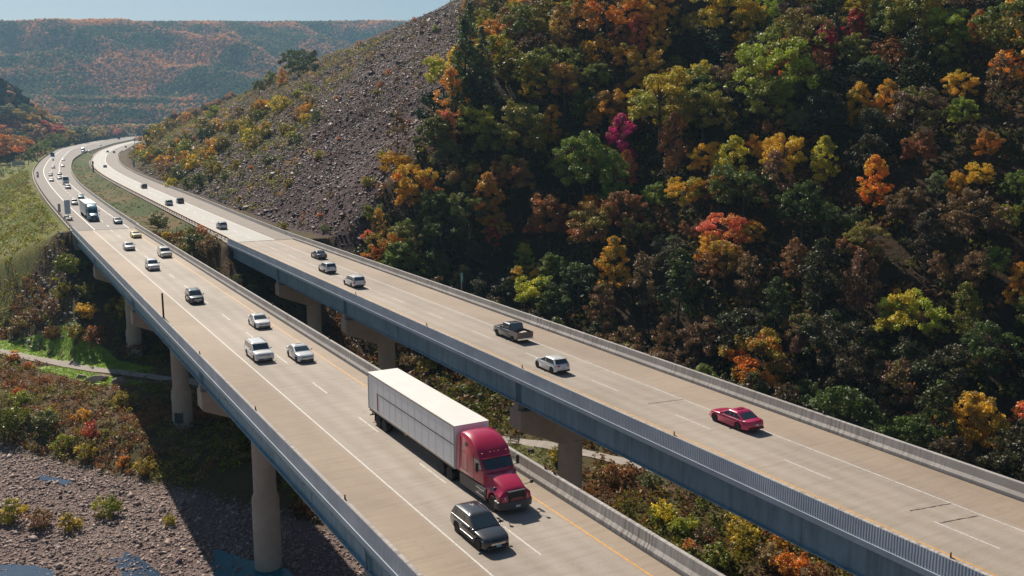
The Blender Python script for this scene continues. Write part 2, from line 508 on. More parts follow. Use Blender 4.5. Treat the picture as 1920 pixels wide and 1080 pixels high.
def ground_color(x, y, z):
    s, fy = foot_dist(x, y)
    n1 = fnoise(x, y, 14, 21); n2 = fnoise(x, y, 45, 22)
    def mixv(a, b, t): return np.array(a)*(1-t[..., None])+np.array(b)*t[..., None]
    brush = mixv((.10, .080, .030), (.14, .09, .045), sst(.35, .65, n1))
    c = brush
    riv = sst(3, -2, bank_t(x, y))*(s < 0)
    gr = mixv((.235, .17, .155), (.30, .225, .20), sst(.35, .65, n1))
    c = c*(1-riv[..., None])+gr*riv[..., None]
    far = (x < xL(y)-1)*(y > 240)
    grass = mixv((.22, .21, .06), (.15, .18, .04), sst(.4, .62, n2))
    c = np.where((far > 0)[..., None], grass, c)
    med = (x > xML(y))*(x < xMR(y))*(y > 236)
    mg = mixv((.085, .11, .03), (.19, .135, .06), sst(.5, .7, n1))
    c = np.where((med > 0)[..., None], mg, c)
    sc = mixv((.115, .072, .072), (.072, .043, .042), sst(.35, .65, n1))
    sc = sc*(1-.5*sst(.5, .68, n2)[..., None])+np.array((.085, .056, .032))*.5*sst(.5, .68, n2)[..., None]
    ff = mixv((.05, .032, .018), (.075, .045, .020), n1)
    hillc = np.where(is_scree(x, y, s, fy)[..., None], sc, ff)
    c = np.where(((s > 0) & (y < 1200))[..., None], hillc, c)
    wood = mixv((.05, .055, .03), (.085, .06, .035), n1)
    c = np.where((y > 900)[..., None], wood, c)
    fld = (y > 2262)*(y < 2318)*(x > 165)*(x < 480)
    c = np.where((fld > 0)[..., None], np.array((.22, .24, .05)), c)
    return c

def ground_mat():
    m, nt, b, out = newmat('ground_earth')
    a = N(nt, 'ShaderNodeAttribute', attribute_name='tint')
    n1 = noise(nt, 1.6, detail=9, rough=.75)
    r = ramp(nt, [(.3, (.55, .55, .55)), (.55, (1, 1, 1)), (.72, (1.5, 1.45, 1.4))]); nt.links.new(n1.outputs['Fac'], r.inputs[0])
    nt.links.new(mixc(nt, None, a.outputs['Color'], r.outputs[0], 'MULTIPLY', 1.), b.inputs['Base Color'])
    b.inputs['Roughness'].default_value = .95; b.inputs['Specular IOR Level'].default_value = .2
    bump(nt, b, n1.outputs['Fac'], .9, .5)
    return m
M['ground'] = ground_mat()
def grid_mesh(name, gx, gy, Z, mat, tint=None):
    nx, ny = len(gx), len(gy)
    X, Y = np.meshgrid(gx, gy)
    V = np.stack([X, Y, Z], -1).reshape(-1, 3)
    i = np.arange(nx-1)[None, :]+np.arange(ny-1)[:, None]*nx
    Fc = np.stack([i, i+1, i+1+nx, i+nx], -1).reshape(-1, 4)
    me = tris_mesh(name, V, Fc, mat, None if tint is None else tint.reshape(-1, 3))
    me.polygons.foreach_set('use_smooth', [True]*len(me.polygons))
    return me
o = link('ground', grid_mesh('ground', GX, GY, GZ, M['ground'], ground_color(_X, _Y, GZ)))
tag(o, kind='structure')

def drape(name, center, widths, mat, lift=.06, step=1.0, cross=5, kind='structure', parent=None):
    """ribbon following a polyline, laid on the ground"""
    c = np.array(center, float); seg = np.hypot(*(c[1:]-c[:-1]).T); cum = np.concatenate([[0], np.cumsum(seg)])
    tt = np.arange(0, cum[-1], step)
    P = np.stack([np.interp(tt, cum, c[:, 0]), np.interp(tt, cum, c[:, 1])], -1)
    k = np.ones(7)/7
    for a in (0, 1):
        pad = np.concatenate([np.full(3, P[0, a]), P[:, a], np.full(3, P[-1, a])]); P[:, a] = np.convolve(pad, k, 'valid')
    w = np.interp(tt, cum, widths if hasattr(widths, '__len__') else [widths]*len(c))
    d = np.gradient(P, axis=0); d /= np.linalg.norm(d, axis=1)[:, None]+1e-9
    r = np.stack([d[:, 1], -d[:, 0]], -1)
    q = np.linspace(-.5, .5, cross)
    XY = P[:, None, :]+r[:, None, :]*(q[None, :, None]*w[:, None, None])
    jag = (fnoise(XY[..., 0], XY[..., 1], 3, 61)-.5)*.5
    XY = XY+r[:, None, :]*(jag*np.sign(q)*(np.abs(q) > .49))[..., None]
    Z = tz(XY[..., 0], XY[..., 1])+lift
    V = np.concatenate([XY, Z[..., None]], -1).reshape(-1, 3)
    n = len(tt); i = np.arange(cross-1)[None, :]+np.arange(n-1)[:, None]*cross
    Fc = np.stack([i, i+1, i+1+cross, i+cross], -1).reshape(-1, 4)
    me = tris_mesh(name, V, Fc, mat); me.polygons.foreach_set('use_smooth', [True]*len(me.polygons))
    bm = bmesh.new(); bm.from_mesh(me); bmesh.ops.recalc_face_normals(bm, faces=bm.faces)
    if sum(f.normal.z for f in bm.faces) < 0: bmesh.ops.reverse_faces(bm, faces=bm.faces)
    bm.to_mesh(me); bm.free()
    o = link(name, me, parent)
    if kind: tag(o, kind=kind)
    return o
M['path'] = conc_mat('path_gravel', (.30, .26, .23), (.40, .35, .31), nscale=.8, rough=.95)
PATH = [(-14,236),(1.6,219),(7,208.5),(16.5,193.5),(21,189),(28,178.5),(40,160),(55,138),(64,123),(68,117),(76,100),(86,70)]
drape('path', PATH, [2.6]*len(PATH), M['path'], .10)
def lawn_mat():
    m, nt, b, out = newmat('lawn_grass')
    n = noise(nt, 1.2, detail=8, rough=.7)
    r = ramp(nt, [(.3, (.12, .21, .014)), (.5, (.19, .31, .022)), (.7, (.27, .37, .04))]); nt.links.new(n.outputs['Fac'], r.inputs[0])
    nt.links.new(r.outputs[0], b.inputs['Base Color']); b.inputs['Roughness'].default_value = .8
    bump(nt, b, n.outputs['Fac'], .6, .2)
    return m
M['lawn'] = lawn_mat()
M['dry_lawn'] = conc_mat('dry_lawn_grass', (.10, .11, .028), (.17, .15, .045), nscale=.9, rough=.95)
drape('lawn', [(-14,241),(2,224.5),(9,213),(17.2,199),(25,187)], [6,7,8,8,4.5], M['lawn'], .05, cross=11)
o = drape('lawn', [(8,201),(14,190),(18,183.5),(22,178)], [2,4.5,5.5,3], M['lawn'], .045, cross=7)
o = drape('lawn', [(52,134),(61,120),(64,113),(66,104)], [3,8,9,5], M['dry_lawn'], .05, cross=9)

# water standing in the stony river bed
def water_mat(name, deep, rough=.10, spec=.3):
    m, nt, b, out = newmat(name)
    b.inputs['Base Color'].default_value = (*deep, 1); b.inputs['Roughness'].default_value = rough
    b.inputs['Specular IOR Level'].default_value = spec
    n = noise(nt, 3.5, detail=4, stretch=(1, 2.5, 1)); bump(nt, b, n.outputs['Fac'], .22, .06)
    return m
M['water'] = water_mat('river_water', (.010, .15, .21), .3, .08)
M['puddle'] = water_mat('shallow_water', (.03, .06, .11))
POOLS = []
def pool(pts, z, mat, seed=0):
    c = np.mean(pts, 0); out = []
    n = len(pts)
    for i in range(n):
        a, b = np.array(pts[i]), np.array(pts[(i+1) % n])
        for t in np.linspace(0, 1, 9)[:-1]:
            p = a+(b-a)*t; d = p-c
            k = 1+.35*(float(fnoise(p[0], p[1], 1.6, 70+seed))-.5)
            out.append(c+d*k)
    POOLS.append([(p[0], p[1]) for p in out])
    mb = MB(); mb.add([(p[0], p[1], z) for p in out]+[(p[0], p[1], z-.5) for p in out],
                      [tuple(range(len(out)))]+[(i, (i+1) % len(out), (i+1) % len(out)+len(out), i+len(out)) for i in range(len(out))])
    o = mb.build('water', mat); tag(o, kind='structure'); return o

# ------------------------------------------------------------------ bridges
M['deckL'] = deck_mat('deck_concrete_left', 0, 0, [(18, (.325, .25, .186)), (22.3, (.325, .25, .186)), (22.9, (.36, .308, .264)), (23.5, (.325, .27, .22)), (24.4, (.37, .318, .274)), (25.3, (.325, .27, .22)), (26.2, (.37, .318, .274)), (27.2, (.33, .275, .225)), (28.1, (.37, .318, .274)), (29.0, (.33, .275, .225)), (29.6, (.36, .308, .264)), (30.6, (.33, .258, .195))])
M['deckR'] = deck_mat('deck_concrete_right', 0, 0, [(44, (.335, .27, .21)), (46.3, (.36, .306, .26)), (47.0, (.328, .272, .22)), (47.9, (.368, .314, .268)), (48.8, (.328, .272, .22)), (49.7, (.368, .314, .268)), (50.5, (.328, .272, .22)), (51.4, (.368, .314, .268)), (52.3, (.328, .272, .22)), (52.8, (.36, .306, .26)), (53.8, (.33, .256, .196))])
def bridge(x0, x1, y1, label, deckmat, pier_ys, ground, lines, y0=-60.0, side=1):
    b = empty('highway_bridge', ((x0+x1)/2, y1, 0))
    tag(b, label, 'bridge', 'twin highway bridges')
    off = Vector(b.location)
    def ch(name, mb, mat, par=b, smooth=None, **k):
        o = mb.build(name, mat, None, smooth)
        o.parent = par; o.matrix_parent_inverse = par.matrix_world.inverted() if par is not b else Matrix.Translation(-off)
        return o
    m = MB(); m.box((x0+.456, y0, -.27), (x1-.456, y1, 0)); ch('deck', m, deckmat)
    for s, xo in ((1, x0), (-1, x1)):
        m = MB()
        prof = [(0, -.12), (0, 1.04), (.04, 1.08), (.24, 1.08), (.28, 1.04), (.34, .45), (.50, .22), (.51, .012), (.455, .012), (.455, -.12)]
        step = 3.05; ys = np.arange(y1, y0, -step)
        pts = [(s*u, z) for u, z in prof]
        nn = len(pts)
        for i in range(len(ys)-1):          # cast in lengths with narrow joints
            ya, yb = ys[i]-(.014 if i % 4 == 0 else 0), ys[i+1]
            vs = [(xo+u, ya, z) for u, z in pts]+[(xo+u, yb, z) for u, z in pts]
            m.mi = 0; m.add(vs, [(k, (k+1) % nn, (k+1) % nn+nn, k+nn) for k in range(1, nn)]+[tuple(range(nn)), tuple(range(nn, 2*nn))])
            m.mi = 1; m.add(vs, [(0, 1, 1+nn, nn)])
        ch('barrier', m, [M['barrier'], M['fascia']])
        m = MB(); xa, xb = sorted((xo-s*.06, xo+s*.45)); m.box((xa, y0, -.50), (xb, y1-.02, -.122)); ch('deck_edge', m, M['ledge'])
        m = MB(); xa = xo+s*.514             # grime strip in the gutter
        m.box((min(xa, xa+s*.13), y0, 0), (max(xa, xa+s*.13), y1-.1, .004)); ch('gutter_grime', m, M['crack'])
    # steel plate girders
    for i, gx in enumerate((x0+.95, x0+4.9, x1-4.9, x1-.95)):
        m = MB()
        m.box((gx-.012, y0, -2.9), (gx+.012, y1-.6, -.36))
        m.box((gx-.25, y0, -.36), (gx+.25, y1-.6, -.285)); m.box((gx-.28, y0, -2.98), (gx+.28, y1-.6, -2.9))
        sgn = -1 if i < 2 else 1
        for y in np.arange(y0+2, y1-1, 6.1):
            if i in (1, 2): m.box((gx+sgn*.012 if sgn > 0 else gx-.2, y-.015, -2.9), (gx+.2 if sgn > 0 else gx-.012, y+.015, -.36))
            m.box((gx-sgn*.012-.11 if sgn > 0 else gx+.012, y-.015, -2.9), (gx-.012 if sgn > 0 else gx+.012+.11, y+.015, -.36))
        for py in pier_ys:
            for dy in (-.25, .25): m.box((gx-.27, py+dy-.025, -2.9), (gx+.27, py+dy+.025, -.36))
        for py in pier_ys:
            m.box((gx-.05, py+11.6, -2.7), (gx+.05, py+12.5, -.6))
        ch('girder', m, M['girder'])
    if side > 0:
        m = MB(); m.tube([(x0+.30, y, -.95) for y in np.arange(y0, y1-3, 6)], .13, 10)
        for y in np.arange(y0+3, y1-4, 6): m.tube([(x0+.30, y-.12, -.95), (x0+.30, y+.12, -.95)], .175, 10); m.box((x0+.28, y-.03, -.95), (x0+.69, y+.03, -.9))
        ch('drain_pipe', m, M['girder'], smooth=40)
    # hammerhead piers
    xc = (x0+x1)/2
    for py in pier_ys:
        gz = float(tz(xc, py)) if ground is None else ground
        p = empty('pier', (xc, py, gz)); p.parent = b; p.matrix_parent_inverse = Matrix.Translation(-off)
        pin = Matrix.Translation(-Vector((xc, py, gz)))
        m = MB(); hw = (x1-x0)/2-.5
        out = [(-hw, -3.62), (hw, -3.62), (hw, -5.55), (hw-.25, -5.75), (1.5, -7.7), (-1.5, -7.7), (-hw+.25, -5.75), (-hw, -5.55)]
        vs = [(xc+a, py-1.15, z) for a, z in out]+[(xc+a, py+1.15, z) for a, z in out]
        m.add(vs, [(k, (k+1) % 8, (k+1) % 8+8, k+8) for k in range(8)]+[tuple(range(8)), tuple(range(8, 16))])
        c = m.build('pier_cap', M['pier']); c.parent = p; c.matrix_parent_inverse = pin
        bv = c.modifiers.new('edge', 'BEVEL'); bv.width = .06; bv.segments = 1
        m = MB(); zt = -7.6
        m.lathe([(1.5, gz-2), (1.5, -16.9), (1.25, -16.2), (1.25, zt)], 28, loc=(xc, py, 0))
        c = m.build('column', M['pier'], smooth=35); c.parent = p; c.matrix_parent_inverse = pin
        for gx in (x0+.95, x0+4.9, x1-4.9, x1-.95):
            m = MB(); m.box((gx-.4, py-.45, -3.615), (gx+.4, py+.45, -3.2)); m.box((gx-.32, py-.35, -3.2), (gx+.32, py+.35, -2.985))
            c = m.build('bearing', M['pier']); c.parent = p; c.matrix_parent_inverse = pin
    # abutment and its wing walls
    m = MB()
    m.box((x0+.1, y1-.55, -9.0), (x1-.1, y1+.35, -3.1)); m.box((x0+.02, y1+.0, -3.1), (x1-.02, y1+.34, -.30))
    m.box((x0-.02, y1+.35, -8), (x0+.42, y1+5, -.02)); m.box((x1-.42, y1+.35, -8), (x1+.02, y1+5, -.02))
    ch('abutment', m, M['pier'])
    # joints in the deck
    m = MB()
    m.box((x0+.52, y1-.35, .0), (x1-.52, y1-.12, .004))
    ch('expansion_joint', m, M['crack'])
    for i, gx in ((0, x0+.95), (1, x1-.95)):
        for k, yy in enumerate(np.arange(y1-14, y0+5, -24.5)):
            m = MB(); m.box((gx-.032, yy-.42, -2.72), (gx+.032, yy+.42, -.55))
            for zz in np.arange(-2.6, -.6, .2):
                for dy in (-.34, -.22, .22, .34): m.box((gx-.052, yy+dy-.022, zz-.022), (gx+.052, yy+dy+.022, zz+.022))
            ch('splice_plate', m, M['girder'])
    for name, mat, segs in lines:
        m = MB()
        for xa, ya, yb in segs:
            for y in np.arange(ya, yb, 12.2):
                m.box((xa-.065, y, .001), (xa+.065, min(y+12.2, yb), .006))
            if name == 'lane_dashes':
                if yb > 20: ch('lane_dash', m, M[mat])
                m = MB()
        if m.v: ch(name, m, M[mat])
    return b, ch
dl = lambda x, off, y1: [(x, y, min(y+4.4, y1)) for y in np.arange(off-12.5*8, y1-.5, 12.5)]
PIERL = (150.0, 101.0, 52.0, 200.0)
PIERR = (163.2, 128.7, 78.6, 30.0)
bl, chl = bridge(18.3, 32.2, ABL, 'left concrete bridge carrying traffic and the red truck toward the viewer', M['deckL'], PIERL, None,
    [('edge_line', 'white_line', [(22.65, -60, ABL-.4)]), ('edge_line', 'yellow_line', [(30.15, -60, ABL-.4)]), ('lane_dashes', 'white_line', dl(26.25, 55.9, ABL))])
br_, chr_ = bridge(44.0, 58.0, ABR, 'right concrete bridge with blue girders beside the forested hillside', M['deckR'], PIERR, None,
    [('edge_line', 'white_line', [(53.15, -60, ABR-.4)]), ('edge_line', 'yellow_line', [(46.45, -60, ABR-.4)]), ('lane_dashes', 'white_line', dl(49.7, 56.1, ABR))], side=0)
# sealed cracks across the right deck, and one on the left
def crack(chf, x0, y0, x1, y1, w=.05, seed=0):
    m = MB(); n = 14; vs = []
    r = random.Random(seed)
    for i in range(n+1):
        t = i/n; x = x0+(x1-x0)*t; y = y0+(y1-y0)*t+r.uniform(-.035, .035); ww = w*(.5+r.random())
        vs += [(x, y-ww, .006), (x, y+ww, .006)]
    m.add(vs, [(2*i, 2*i+2, 2*i+3, 2*i+1) for i in range(n)])
    chf('deck_crack', m, M['crack'])
def pxcrack(chf, a, b_, w=.05, seed=0):
    p, q = on_plane(*a), on_plane(*b_); crack(chf, p[0], p[1], q[0], q[1], w, seed)
pxcrack(chr_, (1706, 958), (1783, 944), .05, 1)
pxcrack(chr_, (1762, 981), (1834, 967), .05, 2)
pxcrack(chr_, (1215, 757), (1282, 749), .05, 3)
# painted tag at the foot of one column
for pr in [p for p in bl.children if p.name.startswith('pier') and abs((Matrix.Translation(Vector(bl.location))@p.matrix_parent_inverse@p.matrix_basis).translation.y-150) < 1]:
    gz = float(tz(25.25, 150)); m = MB(); r = random.Random(4)
    def onc(a, z): return (25.25+1.512*math.cos(a), 150+1.512*math.sin(a), z)
    for k in range(6):                      # bubble-like scrawl of strokes
        a0 = R(-150+k*9)
        sh = [(0, .5), (.35, 2.0), (.9, 2.2), (1, 1.5), (.3, 1.2), (1, .8), (.7, .4)] if k % 2 else [(0, 2.1), (.2, .5), (.8, .45), (1, 1.2), (.5, 1.3), (1.0, 2.1)]
        m.tube([onc(a0+R(7)*u, gz+.35+z) for u, z in sh], .055, 5)
    m2 = m.build('graffiti', plain('graffiti_paint', (.035, .05, .05), .6)); m2.parent = pr
    m2.matrix_parent_inverse = Matrix.Translation(-Vector(pr.location))

# ------------------------------------------------------------------ roads on the ground
def strip(name, fa, fb, y0, y1, z, mat, parent=None, step=6.0):
    ys = np.append(np.arange(y0, y1, step), y1); m = MB(); vs = []
    for y in ys: vs += [(float(fa(y)), y, z), (float(fb(y)), y, z)]
    m.add(vs, [(2*i, 2*i+1, 2*i+3, 2*i+2) for i in range(len(ys)-1)])
    return m.build(name, mat, parent)
def asphalt(name, c1, c2, nscale=.25):
    return conc_mat(name, c1, c2, nscale=nscale, rough=.85)
M['roadL'] = asphalt('pavement_left', (.26, .225, .21), (.33, .29, .275))
M['shoulderL'] = asphalt('shoulder_left', (.19, .16, .145), (.25, .215, .195))
M['roadR'] = asphalt('pavement_right', (.46, .44, .415), (.54, .52, .49))
M['shoulderR'] = asphalt('shoulder_right', (.23, .19, .165), (.29, .245, .215))
EL, ER = 1925.0, 1800.0
rl = strip('road', lambda y: xL(y)-.6, lambda y: xML(y)+.4, ABL+.35, EL, -.006, M['shoulderL']); tag(rl, kind='structure')
strip('traffic_lanes', lambda y: xL(y)+4.3, lambda y: xL(y)+11.8, ABL+.35, EL, 0.0, M['roadL'], rl)
rr = strip('road', lambda y: xMR(y)-.4, lambda y: xR(y)+.6, ABR+.35, ER, -.006, M['shoulderR']); tag(rr, kind='structure')
strip('traffic_lanes', lambda y: xMR(y)+1.7, lambda y: xMR(y)+9.3, ABR+.35, ER, 0.0, M['roadR'], rr)
def line(name, f, y0, y1, mat, parent, w=.075, dash=None):
    m = MB()
    if dash is None:
        ys = np.arange(y0, y1, 6.); vs = []
        for y in ys: ww = w*(1+max(0, y-300)/900); vs += [(float(f(y))-ww, y, .006), (float(f(y))+ww, y, .006)]
        m.add(vs, [(2*i, 2*i+1, 2*i+3, 2*i+2) for i in range(len(ys)-1)])
    else:
        for y in np.arange(y0, y1, 12.5):
            m.add([(float(f(y))-w, y, .006), (float(f(y))+w, y, .006), (float(f(y+4.4))+w, y+4.4, .006), (float(f(y+4.4))-w, y+4.4, .006)], [(0, 1, 2, 3)])
    return m.build(name, M[mat], parent)
line('edge_line', lambda y: xL(y)+4.35, ABL+.5, EL, 'white_line_far', rl, .1)
line('edge_line', lambda y: xL(y)+11.75, ABL+.5, EL, 'white_line_far', rl, .09)
line('lane_dashes', lambda y: xL(y)+8.0, ABL+6, 900, 'white_line_far', rl, .09, 1)
line('edge_line', lambda y: xMR(y)+1.75, ABR+.5, ER, 'yellow_line', rr, .08)
line('edge_line', lambda y: xMR(y)+9.25, ABR+.5, ER, 'white_line_far', rr, .09)
line('lane_dashes', lambda y: xMR(y)+5.5, ABR+6, 900, 'white_line_far', rr, .08, 1)

# roadside barriers on the ground
def wall_along(name, f, y0, y1, prof, mat, label, group, cat='barrier', step=4.0):
    ys = np.append(np.arange(y0, y1, step), y1)
    m = MB(); m.sweep(prof, [(float(f(y)), y, 0.) for y in ys])
    o = m.build(name, mat); tag(o, label, cat, group); return o
lowwall = [(-.25, -.3), (-.12, .8), (.12, .8), (.25, -.3)]
wall_along('concrete_barrier', lambda y: xML(y)+.15, ABL+.4, 900, lowwall, M['barrier'], 'low concrete barrier between the oncoming road and the grass median', 'roadside concrete barriers')
wall_along('concrete_barrier', lambda y: xR(y)-.1, ABR+.4, 900, lowwall, M['barrier'], 'low concrete barrier along the foot of the stony slope', 'roadside concrete barriers')
def guardrail(f, y0, y1, label, gap=3.8, side=1):
    g = empty('guardrail', (float(f(y0)), y0, 0)); tag(g, label, 'guardrail', 'dark steel guardrails beside the roads')
    inv = Matrix.Translation(-Vector(g.location))
    ys = np.append(np.arange(y0, y1, 4.), y1)
    m = MB(); pr_ = [(-.03, .42), (.02, .48), (-.03, .56), (.02, .64), (-.03, .72), (-.06, .72), (-.06, .42)]
    m.sweep([(u*side, z) for u, z in pr_], [(float(f(y)), y, 0.) for y in ys])
    o = m.build('rail', M['weathered'], g); o.matrix_parent_inverse = inv
    ps = np.arange(y0+1, y1, gap)
    def post(m, y): x = float(f(y)); m.box((x-.06-(.12*side), y-.08, -.6), (x+.06-(.12*side), y+.08, .74))
    for y in ps[:95]:
        m = MB(); post(m, y); o = m.build('post', M['weathered'], g); o.matrix_parent_inverse = inv
    if len(ps) > 95:
        m = MB()
        for y in ps[95:]: post(m, y)
        o = m.build('post', M['weathered'], g); o.matrix_parent_inverse = inv; o['kind'] = 'stuff'
    return g
guardrail(lambda y: xMR(y)+.25, ABR+1, 760, 'dark guardrail with many posts between the grass median and the pale road')
guardrail(lambda y: xL(y)-.2, ABL+1, 1000, 'dark guardrail along the outer left edge of the oncoming road', 4.6, -1)
wall_along('concrete_barrier', lambda y: xL(y)-.55, ABL+5.2, 1000, [(-.12, -.8), (-.12, .25), (.12, .25), (.12, -.8)], M['pier'], 'low concrete curb wall outside the dark left guardrail', 'roadside concrete barriers')

# ------------------------------------------------------------------ water
pool([on_plane(a, b_, -25.1)[:2] for a, b_ in [(405,1032),(420,1036),(470,1050),(540,1068),(600,1110),(480,1160),(420,1150),(400,1090)]], -25.06, M['water'], 1)
pool([on_plane(a, b_, -25.1)[:2] for a, b_ in [(62,898),(80,890),(105,896),(125,899),(138,905),(120,909),(100,902)]], -25.13, M['puddle'], 2)
pool([on_plane(a, b_, -25.1)[:2] for a, b_ in [(-25,895),(-5,898),(8,902),(10,907),(-8,910),(-30,908)]], -25.13, M['puddle'], 3)
pool([on_plane(a, b_, -25.1)[:2] for a, b_ in [(175,1030),(205,1028),(240,1036),(270,1052),(300,1075),(250,1120),(225,1070),(200,1045)]], -25.10, M['puddle'], 4)
pool([on_plane(a, b_, -25.1)[:2] for a, b_ in [(-40,1062),(30,1058),(70,1060),(98,1068),(110,1085),(90,1120),(-60,1130)]], -25.10, M['puddle'], 5)

# ------------------------------------------------------------------ vehicles (local frame: +y forward, origin on the road under the middle)
def paint_object_color():
    m, nt, b, out = newmat('car_paint')
    oi = N(nt, 'ShaderNodeObjectInfo'); nt.links.new(oi.outputs['Color'], b.inputs['Base Color'])
    b.inputs['Roughness'].default_value = .32; b.inputs['Coat Weight'].default_value = .8; b.inputs['Coat Roughness'].default_value = .06
    b.inputs['Metallic'].default_value = .0
    return m
M['paint'] = paint_object_color()
M['glass'] = plain('tinted_glass', (.020, .034, .040), .05, spec=.9, coat=.8)
M['tyre'] = plain('tyre_rubber', (.016, .016, .017), .85)
M['rim'] = plain('wheel_alloy', (.45, .45, .46), .35, .75)
M['rim_dark'] = plain('wheel_dark', (.03, .03, .032), .5)
M['trim'] = plain('black_plastic', (.018, .018, .02), .55)
M['chrome'] = plain('chrome', (.75, .75, .76), .15, 1.0)
M['lamp'] = plain('headlamp_lens', (.80, .84, .86), .12, spec=.8, coat=1)
M['tail'] = plain('tail_lamp_lens', (.45, .01, .02), .2, coat=1)
M['amber'] = plain('amber_lens', (.8, .25, .02), .25)
M['plate'] = plain('number_plate', (.55, .60, .62), .4)
M['plate_blue'] = plain('number_plate_blue', (.16, .42, .52), .4)
M['under'] = plain('underbody', (.012, .012, .013), .9)

def arch(cy, r, zb, n=9):
    """points of a wheel arch, front to rear, along the lower edge"""
    a0 = math.asin(max(-1, min(1, (zb-.36)/r)))
    return [(cy+r*math.cos(a), .36+r*math.sin(a)) for a in np.linspace(a0, math.pi-a0, n)]

WHEELS = {}
def wheel_meshes(r, w):
    k = (r, w)
    if k not in WHEELS:
        t = MB(); t.lathe([(r*.62, -w/2), (r*.93, -w/2), (r, -w*.32), (r, w*.32), (r*.93, w/2), (r*.62, w/2)], 26, 'x')
        rm = MB(); rm.mi = 0
        rm.lathe([(r*.64, -w*.42), (r*.66, w*.44), (r*.58, w*.46), (r*.54, w*.2), (r*.12, w*.16), (.02, w*.16)], 26, 'x')
        for q in range(5):
            a = 2*math.pi*q/5
            rot = Matrix.Rotation(a, 4, 'X')
            rm.box((w*.16, -.045, .03), (w*.43, .045, r*.6), rot)
        rm.mi = 1
        for q in range(5):
            a = 2*math.pi*(q+.5)/5; rot = Matrix.Rotation(a, 4, 'X')
            rm.box((w*.12, -.075, r*.26), (w*.205, .075, r*.5), rot)
        WHEELS[k] = (t.mesh('tyre', M['tyre'], 40), rm.mesh('rim', [M['rim'], M['rim_dark']], 35))
    return WHEELS[k]
def add_wheel(par, x, y, r, w=.225, name='wheel'):
    t, rm = wheel_meshes(r, w)
    o = link(name, t, par); o.location = (x, y, r)
    q = link('rim', rm, o)
    if x < 0: o.rotation_euler = (0, 0, math.pi)
    return o

